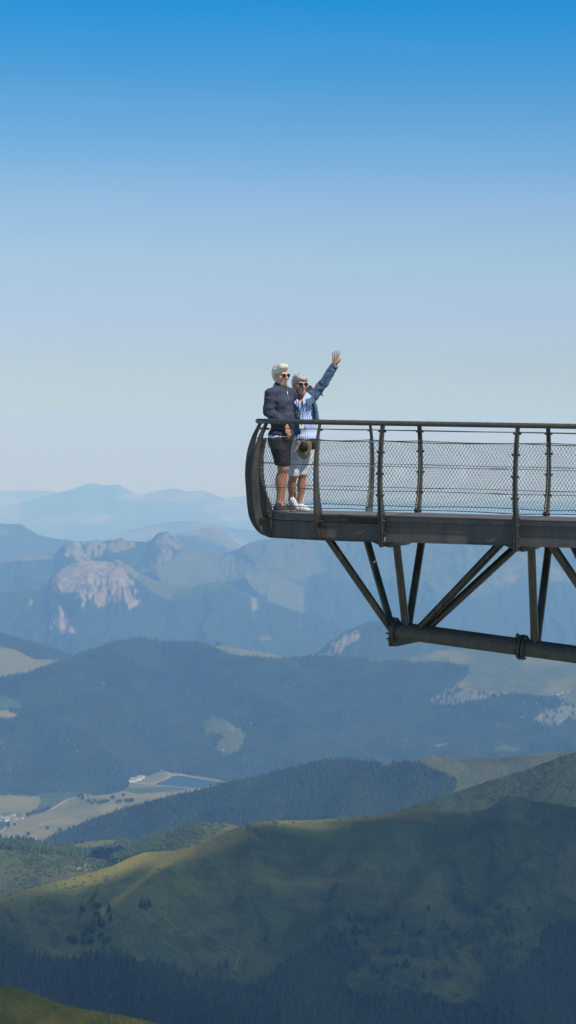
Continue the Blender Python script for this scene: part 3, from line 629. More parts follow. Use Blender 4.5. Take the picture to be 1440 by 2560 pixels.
def house(px, py, w, d, h, rot, label, group):
    o = empty('mountain_house', floorp(px, py, .5)); tag(o, label, 'house', group)
    c, s = math.cos(rot), math.sin(rot)
    def q(x, y, z): return (x*c-y*s, x*s+y*c, z)
    MB().hexa([q(-w/2,-d/2,-2), q(w/2,-d/2,-2), q(w/2,d/2,-2), q(-w/2,d/2,-2), q(-w/2,-d/2,h), q(w/2,-d/2,h), q(w/2,d/2,h), q(-w/2,d/2,h)]).build('wall', M_HW, o)
    e = .8; r = d*.42
    A = [q(-w/2-e,-d/2-e,h-.2), q(-w/2-e,d/2+e,h-.2), q(-w/2-e,0,h+r)]; B = [q(w/2+e,-d/2-e,h-.2), q(w/2+e,d/2+e,h-.2), q(w/2+e,0,h+r)]
    MB().plate(A, B).build('roof', M_SR, o)
    return o
for px, py, w, d, h, r, lab in [(340,1951,62,15,11,.5,'long slate roofed building nearest the lake, middle one of three'), (330,1955,48,14,9,.5,'slate roofed long building at the road end of the lake group'), (352,1946,40,14,10,.5,'slate roofed building right beside the lake shore')]:
    house(px, py, w, d, h, r, lab, 'long buildings beside the lake')
rv = random.Random(5)
for k in range(16):
    px = 2+rv.random()*54; py = 2050-(px*.16)+rv.uniform(-7, 6)
    house(px, py, rv.uniform(13, 24), rv.uniform(9, 13), rv.uniform(5, 8), rv.uniform(0, 3.1), 'tiny pale house of the village at the edge of the dry fields', 'village houses at the edge of the dry fields')
t = NT('worn_path'); M_PATH = t.bsdf(t.mix(t.noise(t.obj(), 1/6, 3), (.06, .052, .030), (.13, .11, .07)), .95)
# footpaths worn into the big slope
def slope_path(pts, wd_, label):
    P = [onslope(x, y) for x, y in pts]; Q = []
    for a, b_ in zip(P[:-1], P[1:]):
        for u in np.linspace(0, 1, 6, endpoint=False): Q.append(a*(1-u)+b_*u)
    Q.append(P[-1]); L = []; Rr = []
    for i, q_ in enumerate(Q):
        x_, y_ = toP(q_); s0, s1, _ = LAYERS['slope']; q2 = onslope(float(x_), float(y_)); q_ = np.array([q_[0], q_[1], max(q_[2], q2[2]-1.0)])+np.array([0, 0, 1.2])
        d = Q[min(i+1, len(Q)-1)]-Q[max(i-1, 0)]; n_ = np.array([-d[1], d[0], 0]); n_ /= np.linalg.norm(n_)+1e-9; w_ = wd_*(.6+.6*rv.random()); L.append(q_+n_*w_/2); Rr.append(q_-n_*w_/2)
    k = len(Q); V_ = L+Rr+[v-np.array([0, 0, 4]) for v in L+Rr]; F_ = []
    for i in range(k-1): F_ += [(i, i+1, k+i+1, k+i), (i, 2*k+i, 2*k+i+1, i+1), (k+i, k+i+1, 3*k+i+1, 3*k+i)]
    return tag(MB().add(V_, F_).build('footpath', M_PATH), label, kind='structure')
def onslope(px, py, name='slope'):
    s0, s1, _ = LAYERS[name]; j = np.argmin(np.abs(gpx[s0, :]-px)); col = gpy[s0:s1, j]; i = np.argmin(np.abs(col-py)); return GP[s0+i, j]
slope_path([(478,2318),(492,2327),(512,2336),(530,2345),(552,2356),(575,2370),(592,2379),(598,2387),(592,2396),(586,2412),(584,2428)], 2.2, 'pale footpath winding down the shaded slope')
slope_path([(505,2158),(514,2163),(524,2164),(536,2170),(548,2171),(560,2178),(572,2182),(585,2190)], 1.6, 'short stony path across the upper slope')
slope_path([(1120,2208),(1140,2218),(1165,2222),(1182,2232),(1205,2236),(1224,2248),(1245,2254),(1262,2265),(1285,2270)], 1.6, 'faint path slanting down the right of the slope')
# single trees on the big slope and in the fields
t = NT('tree_bark'); M_BARK = t.bsdf((.06, .045, .032), .95)
M_CON1 = NT('dark_needles').bsdf((.013, .028, .016), .9, spec=.1)
M_LEAF1 = NT('dark_leaves').bsdf((.020, .036, .015), .9, spec=.1)
def conifer_mesh(seed):
    tv, tf = tree_template(9, 7, seed); return tv, tf
def round_mesh(seed):
    r = np.random.default_rng(seed); V_ = []; F_ = []
    for k in range(90):
        d = r.normal(size=3); d /= np.linalg.norm(d); d[2] *= .9
        c = np.array([0, 0, .58])+d*np.array([.40, .40, .38])*r.random()**.33
        s = .10+.07*r.random(); b = len(V_)
        ax = np.linalg.qr(r.normal(size=(3, 3)))[0]*s
        for v in (ax[0], ax[1], -ax[0], -ax[1], ax[2]*.8, -ax[2]*.8): V_.append(c+v)
        F_ += [(b+i, b+(i+1) % 4, b+4) for i in range(4)]+[(b+(i+1) % 4, b+i, b+5) for i in range(4)]
    return np.array(V_), F_
def single_tree(p, h, kind, label, group, seed):
    o = empty('conifer_tree' if kind == 'c' else 'leafy_tree', p); tag(o, label, 'tree', group); o.rotation_euler = (0, 0, seed*1.3)
    v, f = conifer_mesh(seed) if kind == 'c' else round_mesh(seed)
    mesh_obj('crown', v*h*np.array([1.25, 1.25, 1]) if kind == 'c' else v*h, f, M_CON1 if kind == 'c' else M_LEAF1, o)
    MB().tube([(0, 0, -.08*h), (0, 0, .5*h)], [.03*h, .015*h], 6).build('trunk', M_BARK, o)
    return o
def onslope(px, py, name='slope'):
    s0, s1, _ = LAYERS[name]; j = np.argmin(np.abs(gpx[s0, :]-px)); col = gpy[s0:s1, j]; i = np.argmin(np.abs(col-py)); return GP[s0+i, j]
CON = [(275,2303),(268,2278),(245,2310),(350,2268),(358,2272),(370,2265),(300,2395),(562,2418),(545,2425),(660,2355),(232,2312),(225,2325)]
for k, (x, y) in enumerate(CON):
    single_tree(onslope(x, y), 11+3*((k*37) % 5)/5, 'c', 'lone dark conifer standing on the shaded grassy slope', 'lone conifers on the shaded slope', 11+k)
LEA = [(204,2280),(240,2272),(238,2292),(250,2320),(218,2330),(228,2336),(212,2342),(180,2350),(185,2360),(172,2355),(248,2348),(206,2362),(225,2360),(260,2362),(270,2355)]
for k, (x, y) in enumerate(LEA):
    single_tree(onslope(x, y), 8+3*((k*53) % 7)/7, 'l', 'round dark bush growing in the hollow of the shaded slope', 'round bushes in the hollow of the slope', 31+k)
FLD = [(76,2036),(84,2034),(92,2033),(99,2031),(106,2029),(113,2027),(120,2024),(68,2040),(222,2004),(236,2003),(270,2004),(316,2005),(330,2003),(150,2078),(118,2072),(36,2062),(20,2066),(282,1996),(308,1990),(206,1998),(292,2006),(300,2006),(324,2004),(70,2087),(205,1990),(196,1992),(255,2008),(262,2006),(246,2009),(230,2010)]
for k, (x, y) in enumerate(FLD):
    single_tree(floorp(x, y+3, 0), 17+9*((k*29) % 5)/5, 'l', 'small dark tree standing in the dry valley fields', 'trees in the dry valley fields', 61+k)
# ------------------------------------------------------------------ the steel viewing platform
BO = at(958, 1290, 28.5); BA = R(18.3)
BU = np.array([math.cos(BA), -math.sin(BA), 0]); BV = np.array([math.sin(BA), math.cos(BA), 0]); BZ = np.array([0, 0, 1.0])
BW = 1.41; SN = -.775; AN = .93                       # width, where the rounded nose begins, its length
root = empty('viewing_platform', BO)
tag(root, 'dark steel viewing platform with netted railing, jutting out over the valley on a tube truss', 'viewing platform')
root.rotation_euler = (0, 0, -BA)
# everything below is built in the platform's own frame: x along it (towards the mountain station), y across (away from the viewer), z up from the deck
def nose(t, off=0.0):                                 # t = 0 near side .. pi far side
    c = np.array([SN-AN*math.sin(t), BW/2-BW/2*math.cos(t), 0]); n = np.array([-math.sin(t)/AN, -math.cos(t)/(BW/2), 0]); n /= np.linalg.norm(n)
    return c+n*off, n
def metal(name, c1, c2, rough=.5, metallic=.3, sc=9, streak=1, rust=None, bumpd=.0015):
    t = NT(name); P = t.obj()
    a = t.noise(t.mapping(P, (1, 1, 1/streak)), sc, 6, .65); b = t.noise(P, sc*9, 3, .6); c = t.noise(t.mapping(P, (1, 1, .25)), sc*2.3, 4, .6)
    col = t.mix(t.ramp(a, [(.35, 0), (.65, 1)]), c1, c2)
    col = t.mix(t.math('MULTIPLY', t.ramp(b, [(.55, 0), (.75, 1)]), .3), col, tuple(min(1, k*2.2) for k in c2))
    if rust: col = t.mix(t.math('MULTIPLY', t.ramp(c, [(.52, 0), (.68, 1)]), .75), col, rust)
    ro = t.ramp(a, [(.3, (rough-.12,)*3), (.7, (min(1, rough+.15),)*3)])
    return t.bsdf(col, ro, metallic, t.bump(b, bumpd, .6))
M_STEEL = metal('weathered_steel', (.050, .040, .037), (.096, .080, .072), .65, .04, 6, 5, (.10, .058, .032))
M_RIB = metal('rib_steel', (.042, .034, .030), (.075, .062, .054), .5, .35, 8, 2, (.09, .06, .035))
M_GALV = metal('galvanised_tube', (.040, .036, .031), (.080, .073, .063), .55, .12, 26, 1, (.06, .042, .028))
M_TUBE = metal('truss_tube', (.028, .020, .013), (.052, .038, .026), .36, .35, 5, 2, (.10, .06, .03))
M_TUBE2 = metal('lit_green_truss_tube', (.040, .048, .038), (.075, .080, .064), .40, .4, 5, 2, (.16, .10, .05))  # greener, paler truss tube: light on the first far strut put into colour
M_CHORD = metal('chord_tube', (.046, .038, .031), (.080, .068, .055), .65, .10, 10, 1, (.12, .075, .035))
M_WIRE = metal('wire_rope', (.042, .036, .028), (.075, .066, .050), .65, .1, 30)
M_BRIGHT = metal('polished_steel', (.5, .5, .48), (.7, .7, .68), .25, .9, 12)
M_DECK = metal('deck_grating', (.062, .053, .049), (.10, .086, .078), .75, .05, 14)
M_NOSED = metal('nose_floor', (.085, .076, .062), (.13, .118, .095), .6, .0, 8, 1, (.14, .11, .08))
M_BAR = metal('net_frame', (.13, .105, .07), (.22, .18, .12), .5, .3, 20)
M_GLASS = metal('floor_edge_glass', (.030, .036, .033), (.11, .118, .108), .4, .05, 7, .3)
M_BLK = metal('black_gasket', (.012, .012, .012), (.02, .02, .02), .7, 0, 9)
RIBO = [(1.075,.105),(1.0,.145),(.90,.195),(.745,.245),(.59,.268),(.445,.274),(.37,.27),(.215,.256),(.06,.240),(-.05,.222),(-.12,.198),(-.18,.165),(-.24,.12),(-.29,.06),(-.31,.02)]
RIBI = [(1.075,.066),(1.0,.098),(.90,.136),(.745,.158),(.59,.175),(.445,.172),(.37,.155),(.215,.095),(.10,.03),(.03,-.01),(-.05,-.02),(-.12,-.02),(-.18,-.02),(-.24,-.02),(-.30,-.02)]
BARR = [(.895,.088),(.70,.132),(.45,.128),(.25,.086),(.10,.02),(.05,-.012)]
def prof(tab, z): t = sorted(tab); return np.interp(z, [p[0] for p in t], [p[1] for p in t])
END = 4.9
def smooth_prof(tab):                                 # Catmull-Rom through the profile points
    P = np.array(tab, float); out = []
    for i in range(len(P)-1):
        a, b, c, e = P[max(i-1, 0)], P[i], P[i+1], P[min(i+2, len(P)-1)]
        for u in (0, .25, .5, .75): out.append(.5*((2*b)+(c-a)*u+(2*a-5*b+4*c-e)*u*u+(3*b-a-3*c+e)*u**3))
    return [tuple(q) for q in out]+[tuple(P[-1])]
# ribs: position on the deck edge, outward direction, kind
RIBS = [('main', np.array([3.23, 0, 0]), np.array([0, -1.0, 0])), ('main', np.array([1.62, 0, 0]), np.array([0, -1.0, 0])), ('main', np.array([0, 0, 0.]), np.array([0, -1.0, 0]))]
RIBS += [('nose',)+nose(0.0)]
RIBS += [('nose',)+nose(t) for t in (R(49), R(90), R(133))] + [('nose', np.array([-.62, BW, 0]), np.array([0, 1.0, 0]))]
RIBS += [('main', np.array([x, BW, 0]), np.array([0, 1.0, 0])) for x in (0.015, 1.635, 3.24)]
def rib(kind, p, n):
    m = MB(); d = np.array([-n[1], n[0], 0])
    th = .023 if kind == 'main' else .013
    out = [p+n*r+BZ*z for z, r in smooth_prof(RIBO)]; inn = [p+n*r+BZ*z for z, r in smooth_prof(RIBI)]
    if kind == 'main':                                # two thinner plates with a gap, long foot under the beam
        out = [p+n*(prof([(1.075,.105),(.9,.165),(.6,.205),(.4,.205),(.2,.19),(.0,.15),(-.2,.11),(-.36,.085)], z))+BZ*z for z in np.linspace(1.075, -.365, 22)]
        inn = [p+n*(prof([(1.075,.062),(.9,.105),(.6,.14),(.4,.13),(.2,.095),(.06,.02),(-.02,.003),(-.36,.003)], z))+BZ*z for z in np.linspace(1.075, -.365, 22)]
        for q in (-1, 1):
            o = d*q*.0135
            poly = [a+o for a in out]+[a+o for a in inn[::-1]]
            m.plate([x-d*.009 for x in poly], [x+d*.009 for x in poly])
        core = [a-n*.02 for a in out]+[a+n*.01 for a in inn[::-1]]
        m.plate([x-d*.0044 for x in core], [x+d*.0044 for x in core])
        for z in (1.0, .755, .50, .25, .02, -.06, -.20, -.31):   # through bolts
            r = (prof([(1.075,.085),(.9,.135),(.6,.175),(.4,.17),(.2,.145),(0,.08),(-.36,.05)], z))
            c = p+n*r+BZ*z
            m.tube([c-d*.040, c+d*.040], .0085, 6); m.tube([c-d*.047, c-d*.0215], .0165, 6); m.tube([c+d*.0215, c+d*.047], .0165, 6)
    else:
        poly = out+inn[::-1]
        m.plate([x-d*th for x in poly], [x+d*th for x in poly])
        # welded bracket shelf and a stiffener below the floor
        a = p+n*.17-BZ*.078
        m.box(a-d*.062-BZ*.006, d*.124, -n*.15, BZ*.012)
        m.tube([p+n*.075+BZ*1.0-d*.03, p+n*.075+BZ*1.0+d*.03], .012, 6)
    return m.build('rib', M_RIB, root)
for k, p, n in RIBS: rib(k, p, n)
# handrail: one bent tube
RR = .086; ZR = 1.094
path = [np.array([END-i*.35, -RR, ZR]) for i in range(0, 17) if END-i*.35 > SN+.05]
path += [nose(t, RR)[0]+BZ*ZR for t in np.linspace(0, math.pi, 36)]
path += [np.array([x, BW+RR, ZR]) for x in np.arange(SN+.2, END+.01, .35)]
MB().tube(path, .0305, 16).build('handrail', M_GALV, root, smooth=True, autosmooth=R(40))
# net frame bars beside the ribs
bars = []
for k, p, n in RIBS:
    pts = [p+n*r+BZ*z for z, r in BARR]
    sm = [p+n*prof(BARR, z)+BZ*z for z in np.linspace(.895, .05, 9)]
    bars.append((p, n))
    m = MB().tube(sm, .0085 if k == 'main' else .012, 7)
    for z in (.885, .59, .295, .065):
        c = p+n*prof(BARR, z)+BZ*z; m.tube([c, p+n*(prof(RIBI, z)+.02)+BZ*z], .007, 6)
    m.build('net_frame', M_BAR, root, smooth=True, autosmooth=R(40))
# cables, with a turnbuckle at the end of each run, and the diamond netting between ribs
def barpt(i, z): p, n = bars[i]; return p+n*prof(BARR, z)+BZ*z
rn = random.Random(3)
for i in range(len(RIBS)-1):
    Ln = np.linalg.norm(barpt(i, .5)-barpt(i+1, .5))
    sag_t, sag_b = rn.uniform(.012, .022)*min(1, Ln), rn.uniform(.010, .02)*min(1, Ln)
    def pt(u, z):
        q = barpt(i, z)*(1-u)+barpt(i+1, z)*u
        k = 4*u*(1-u); w = (z-.065)/(.885-.065)
        return q+BZ*k*(-sag_t*w**2+sag_b*(1-w)**2)
    far = i >= 6
    for z, r_ in ((.885, .0055), (.59, .0038), (.295, .0038), (.065, .0055)):
        c = MB().tube([pt(u, z) for u in np.linspace(0, 1, 9)], r_, 6).build('net_cable', M_WIRE, root, smooth=True)
        if Ln > .6:
            at0 = (.05, .30) if i in (2, 3) or far else (.06, .20)
            if far: at0 = (.04, .22)
            m = MB(); a, b = at0
            lerp = lambda u: pt(u, z)
            m.tube([lerp(a+.03*k) for k in range(2)], .006, 6); m.tube([lerp(a+(b-a)*k/5) for k in range(6)], [.0045, .006, .0066, .0066, .006, .0045] if not far else [.004, .0048, .0048, .0048, .0048, .004], 8)
            m.build('turnbuckle', M_BRIGHT if i == 2 else M_WIRE, c, smooth=True)
    tc = MB()
    p0, n0 = bars[i]; p1, n1 = bars[i+1]
    e0 = p0+n0*(prof(RIBO, 1.0)-.02)+BZ*1.012; e1 = p1+n1*(prof(RIBO, 1.0)-.02)+BZ*1.012
    tc.tube([e0, (e0+e1)/2-BZ*.003, e1], .0052, 6); tc.build('top_cable', M_WIRE, root, smooth=True)
    # netting: two families of wavy wires pinched together at every crossing
    nx = max(3, int(round(Ln/.0415))); cell_h = .0335; nz = int(round(.82/cell_h)); m = MB()
    zt, zb = .885, .065
    for fam in (0, 1):
        for k in range(-nz, nx+nz+1):
            pts = []
            for j in range(0, nz*4+1):
                jj = j/4; x = k+(jj if fam == 0 else -jj)*.5 if True else 0
                x = k*1.0+(jj*.5 if fam == 0 else -jj*.5)
                wv = .03*math.sin(jj*2*math.pi)*(1 if fam == 0 else -1)
                u = (x+wv)/nx
                if -.001 <= u <= 1.001: pts.append(pt(min(1, max(0, u)), zt+(zb-zt)*jj/nz))
                else:
                    if len(pts) > 1: m.tube(pts, .0016, 3, caps=False)
                    pts = []
            if len(pts) > 1: m.tube(pts, .0016, 3, caps=False)
    for j in range(nz+1):                              # ferrules
        for k in range(nx+1):
            u = (k+(.5 if j % 2 else 0))/nx
            if u <= 1:
                c = pt(u, zt+(zb-zt)*j/nz); m.tube([c-BZ*.006, c+BZ*.006], .0026, 4)
    nt = m.build('cable_netting', M_WIRE, root)
# deck: main run in grating panels, smooth floor on the nose
m = MB()
for a, b in ((0.045, 1.595), (1.645, 3.205), (3.255, END)):
    m.box((a, 0, -.012), (b-a, 0, 0), (0, BW, 0), (0, 0, .012))
m.build('deck', M_DECK, root)
m = MB()
for x in (1.60, 3.21, .02): m.box((x, .004, -.010), (.035, 0, 0), (0, BW-.008, 0), (0, 0, .0125))
m.build('joint_strip', M_GALV, root)
for y, q in ((0, 1), (BW, -1)):
    m = MB()
    for a, b in ((0.03, 1.598), (1.642, 3.21), (3.25, END)):
        m.box((a, y-q*.006, -.064), (b-a, 0, 0), (0, q*.06, 0), (0, 0, .0515))
        for k in range(int((b-a)/.03)): m.box((a+.008+k*.03, y-q*.0015, -.071), (.014, 0, 0), (0, q*.02, 0), (0, 0, .008))
    m.build('deck_edge_channel', M_STEEL, root)
    m = MB()
    m.box((0.028, y+q*.012, -.295), (END-.028, 0, 0), (0, q*.018, 0), (0, 0, .226))          # web
    m.box((0.028, y+q*.0, -.305), (END-.028, 0, 0), (0, q*.13, 0), (0, 0, .0125))             # bottom flange
    m.build('edge_beam', M_STEEL, root)
# nose floor and girder follow the rounded end
ts = [0, R(49), R(90), R(133), math.pi]
poly = [np.array([-.028, 0.012, 0])]+[nose(t, -.012)[0] for t in ts[:-1]]+[np.array([-.62, BW-.012, 0]), np.array([-.028, BW-.012, 0])]
m = MB(); m.plate([p-BZ*.026 for p in poly], [p-BZ*.002 for p in poly]); m.build('nose_floor', M_NOSED, root)
def wall(seq, off, z0, z1, th, name, mat):
    m = MB(); c = np.mean(seq, axis=0)
    for a, b in zip(seq[:-1], seq[1:]):
        d = b-a; d = d/np.linalg.norm(d); n = np.array([d[1], -d[0], 0]);
        if np.dot(n, a-c) < 0: n = -n
        m.box(a+n*off+BZ*z0, b-a, -n*th, BZ*(z1-z0))
    return m.build(name, mat, root)
seq = [np.array([-.028, 0, 0])]+[nose(t)[0] for t in ts[:-1]]+[np.array([-.62, BW, 0]), np.array([-.028, BW, 0])]
wall(seq, -.004, -.305, -.098, .014, 'nose_girder', M_STEEL)
wall(seq, .012, -.312, -.3055, .09, 'girder_flange', M_RIB)
wall(seq[1:6], -.004, -.088, -.0275, .012, 'floor_edge', M_GLASS)
wall(seq[:2], -.05, -.088, -.0275, .012, 'floor_edge', M_BLK); wall(seq[5:], -.05, -.088, -.0275, .012, 'floor_edge', M_BLK)
wall(seq, -.03, -.099, -.0885, .05, 'gasket', M_BLK)
m = MB()
for x in np.arange(-1.25, END, .41): 
    w_ = .14 if x > SN else BW/2-(BW/2)*math.sqrt(max(0, 1-((SN-x)/AN)**2))+.16
    m.box((x, w_, -.20), (.06, 0, 0), (0, BW-2*w_, 0), (0, 0, .170))
m.build('floor_joist', M_RIB, root)
# cross frames under the main ribs
for x in (0.0, 1.62, 3.23):
    m = MB()
    A = [np.array([x-.012, y, z]) for y, z in ((.03, -.306), (.03, -.355), (.30, -.385), (BW-.30, -.385), (BW-.03, -.355), (BW-.03, -.306))]
    m.plate(A, [p+np.array([.024, 0, 0]) for p in A])
    for y in (.02, BW-.16):
        B_ = [np.array([x+dx, y, z]) for dx, z in ((-.15, -.306), (-.02, -.36), (.06, -.362), (.12, -.34), (.16, -.306))]
        m.plate(B_, [p+np.array([0, .14, 0]) for p in B_])
    m.build('cross_frame', M_RIB, root)
# tube truss: bottom chord under the middle and struts up to both beams
ZC = lambda s: -1.405-.088*s
ch = MB().tube([(s, BW/2, ZC(s)) for s in np.linspace(-.05, END, 12)], .105, 28).build('bottom_chord', M_CHORD, root, smooth=True, autosmooth=R(40))
cd = np.array([1, 0, -.088]); cd /= np.linalg.norm(cd); cu = np.array([.088, 0, 1.0]); cu /= np.linalg.norm(cu); cy = np.array([0, 1.0, 0])
def flange(s, name, big):
    c = np.array([s, BW/2, ZC(s)]); m = MB()
    for o in (-.021, .021) if not big else (-.008, .018): m.tube([c+cd*(o-.0115), c+cd*(o+.0115)], .152, 32)
    for k in range(10):
        t = 2*math.pi*(k+.5)/10; q = c+cy*math.cos(t)*.130+cu*math.sin(t)*.130
        m.tube([q-cd*.055, q+cd*.055], .012, 6)
    return m.build(name, M_RIB, ch, smooth=False)
flange(-.045, 'flange', True); flange(1.55, 'flange', False); flange(3.2, 'flange', False)
c = np.array([-.045, BW/2, ZC(-.045)])
m = MB()
A = [c+cd*-.02-cu*.10, c+cd*-.02-cu*.205, c+cd*.05-cu*.20, c+cd*.34-cu*.10]
m.plate([p-cy*.009 for p in A], [p+cy*.009 for p in A]); m.tube([c+cd*.075-cu*.16-cy*.013, c+cd*.075-cu*.16+cy*.013], .013, 10)
A = [c+cd*-.022+cy*y-cu*z for y, z in ((-.10, .10), (.10, .10), (.045, .20), (-.045, .20))]
m.plate([p-cd*.009 for p in A], [p+cd*.009 for p in A]); m.build('end_gusset', M_RIB, ch)
c = np.array([1.475, BW/2, ZC(1.475)])+cu*.10
m = MB(); A = [c-cd*.024, c+cd*.024, c+cd*.018+cu*.05, c+cu*.062, c-cd*.018+cu*.05]; m.plate([p-cy*.006 for p in A], [p+cy*.006 for p in A]); m.build('lifting_lug', M_RIB, ch)
def strut(s0, y0, s1, r=.048, mat=None, dz=0):
    a = np.array([s0, y0, -.297]); b = np.array([s1, BW/2, ZC(s1)+dz]); 
    m = MB().tube([a, b], r, 18)
    return m.build('truss_strut', mat or M_TUBE, root, smooth=True, autosmooth=R(50))
YN, YF = .30, BW-.30
strut(-.77, YN, -.075, .046, dz=-.0); strut(-.54, YF, -.06, .046, M_TUBE2)
strut(.078, YN, .115); strut(.18, YF, .13)
strut(1.35, YN, .228, .048); strut(1.43, YF, .305, .050)
strut(1.72, YN, 1.70); strut(1.76, YF, 1.715)
strut(1.967, YN, 2.85, .052); strut(2.039, YF, 2.87, .052)
strut(3.32, YN, 3.30); strut(3.36, YF, 3.32)
# ------------------------------------------------------------------ people: signed-distance bodies turned into single surfaces
class Field:
    def __init__(s, lo, hi, h):
        s.lo = np.array(lo, float); s.h = h; s.n = np.ceil((np.array(hi)-s.lo)/h).astype(int)+1
        s.d = np.full(s.n, .2, np.float32)
    def sub(s, lo, hi):
        a = np.clip(np.floor((np.array(lo)-s.lo)/s.h).astype(int), 0, s.n); b = np.clip(np.ceil((np.array(hi)-s.lo)/s.h).astype(int)+1, 0, s.n)
        ax = [s.lo[i]+s.h*np.arange(a[i], b[i]) for i in range(3)]
        return (slice(a[0], b[0]), slice(a[1], b[1]), slice(a[2], b[2])), np.meshgrid(*ax, indexing='ij')
    def put(s, fn, lo, hi, k=.02, op='add'):
        pad = k+3*s.h
        sl, (x, y, z) = s.sub(np.array(lo)-pad, np.array(hi)+pad)
        if 0 in x.shape: return s
        e = fn(x, y, z).astype(np.float32); d = s.d[sl]
        if op == 'add':
            q = np.maximum(k-np.abs(d-e), 0)/max(k, 1e-6); s.d[sl] = np.minimum(d, e)-q*q*k*.25
        elif op == 'cut':
            q = np.maximum(k-np.abs(d+e), 0)/max(k, 1e-6); s.d[sl] = np.maximum(d, -e)+q*q*k*.25
        return s
    def cap(s, a, b, r1, r2=None, k=.02, op='add'):
        a = np.array(a, float); b = np.array(b, float); r2 = r1 if r2 is None else r2; m = max(r1, r2); ba = b-a; L = max(1e-9, ba@ba)
        def fn(x, y, z):
            t = np.clip(((x-a[0])*ba[0]+(y-a[1])*ba[1]+(z-a[2])*ba[2])/L, 0, 1)
            return np.sqrt((x-a[0]-t*ba[0])**2+(y-a[1]-t*ba[1])**2+(z-a[2]-t*ba[2])**2)-(r1+(r2-r1)*t)
        return s.put(fn, np.minimum(a, b)-m, np.maximum(a, b)+m, k, op)
    def ell(s, c, r, M=None, k=.02, op='add'):        # M: rows are the local axes
        c = np.array(c, float); r = np.array(r, float); M = np.eye(3) if M is None else M; m = r.max()
        def fn(x, y, z):
            X, Y, Z = x-c[0], y-c[1], z-c[2]
            p = [(M[i, 0]*X+M[i, 1]*Y+M[i, 2]*Z) for i in range(3)]
            k0 = np.sqrt(sum((p[i]/r[i])**2 for i in range(3))); k1 = np.sqrt(sum((p[i]/r[i]**2)**2 for i in range(3)))
            return np.where(k1 > 1e-6, k0*(k0-1)/np.maximum(k1, 1e-6), -r.min())
        return s.put(fn, c-m, c+m, k, op)
    def half(s, p, n, k=.004):                        # remove everything on the n side of p
        n = np.array(n, float); n /= np.linalg.norm(n)
        ax = [s.lo[i]+s.h*np.arange(s.n[i]) for i in range(3)]
        e = (ax[0][:, None, None]-p[0])*n[0]+(ax[1][None, :, None]-p[1])*n[1]+(ax[2][None, None, :]-p[2])*n[2]
        s.d = np.maximum(s.d, e.astype(np.float32)); return s
    def mesh(s):
        d = s.d.copy()
        d[0], d[-1] = .2, .2; d[:, 0], d[:, -1] = .2, .2; d[:, :, 0], d[:, :, -1] = .2, .2
        c = [d[i:s.n[0]-1+i, j:s.n[1]-1+j, k:s.n[2]-1+k] for i in (0, 1) for j in (0, 1) for k in (0, 1)]
        neg = sum((q < 0).astype(np.int8) for q in c); cell = np.nonzero((neg > 0) & (neg < 8))
        C = np.stack([q[cell] for q in c], 1); off = np.array([(i, j, k) for i in (0, 1) for j in (0, 1) for k in (0, 1)], float)
        acc = np.zeros((len(C), 3)); num = np.zeros(len(C))
        for a in range(8):
            for b in range(a+1, 8):
                if np.abs(off[a]-off[b]).sum() == 1:
                    m = (C[:, a] < 0) != (C[:, b] < 0); t = C[:, a]/np.where(m, C[:, a]-C[:, b], 1)
                    acc += np.where(m[:, None], off[a]+(off[b]-off[a])*t[:, None], 0); num += m
        V = s.lo+(np.stack(cell, 1)+acc/num[:, None])*s.h
        idx = np.full([q-1 for q in s.n], -1, np.int64); idx[cell] = np.arange(len(V)); F = []
        for ax in range(3):
            o1, o2 = [(1, 2), (2, 0), (0, 1)][ax]
            lo_ = [slice(1, -1)]*3; lo_[ax] = slice(0, -1); hi_ = list(lo_); hi_[ax] = slice(1, None)
            # edges along ax between interior grid points
            A = d[tuple(slice(1, s.n[q]-1) if q != ax else slice(0, s.n[q]-1) for q in range(3))]
            B = d[tuple(slice(1, s.n[q]-1) if q != ax else slice(1, s.n[q]) for q in range(3))]
            m = (A < 0) != (B < 0); P = np.stack(np.nonzero(m), 1); flip = A[m] < 0
            g = P.copy()
            for q in range(3):
                if q != ax: g[:, q] += 1
            def cid(d1, d2):
                w = g.copy(); w[:, o1] -= d1; w[:, o2] -= d2; return idx[w[:, 0], w[:, 1], w[:, 2]]
            quad = np.stack([cid(1, 1), cid(0, 1), cid(0, 0), cid(1, 0)], 1)
            quad[~flip] = quad[~flip][:, ::-1]; F.append(quad)
        F = np.concatenate(F); return V, F[(F >= 0).all(1)]
def vnormals(V, F):
    n = np.cross(V[F[:, 2]]-V[F[:, 0]], V[F[:, 3]]-V[F[:, 1]]); N = np.zeros_like(V)
    for k in range(4): np.add.at(N, F[:, k], n)
    return N/np.maximum(np.linalg.norm(N, axis=1, keepdims=True), 1e-12)
def relax(V, F, it=2, lam=.5):
    for _ in range(it):
        S_ = np.zeros_like(V); n = np.zeros(len(V))
        for a, b in ((0, 1), (1, 2), (2, 3), (3, 0)):
            np.add.at(S_, F[:, a], V[F[:, b]]); np.add.at(S_, F[:, b], V[F[:, a]]); np.add.at(n, F[:, a], 1); np.add.at(n, F[:, b], 1)
        V = V+lam*(S_/np.maximum(n, 1)[:, None]-V)
    return V
def wrinkle(V, F, amp, sx, sy, sz, seed=0, oct=3, ridged=True):
    N = vnormals(V, F); q = 0; a = 1
    for k in range(oct):
        v = noise3(V[:, 0]*sx*2**k+seed, V[:, 1]*sy*2**k+seed*.7, V[:, 2]*sz*2**k); q = q+a*((1-2*np.abs(v)) if ridged else v); a *= .5
    return V+N*(amp*q)[:, None]
def sdf_obj(f, name, mat, parent, wr=None, it=2):
    V, F = f.mesh(); V = relax(V, F, it)
    if wr: V = wrinkle(V, F, *wr)
    o = mesh_obj(name, V, F, mat, parent, smooth=True); return o, V, F
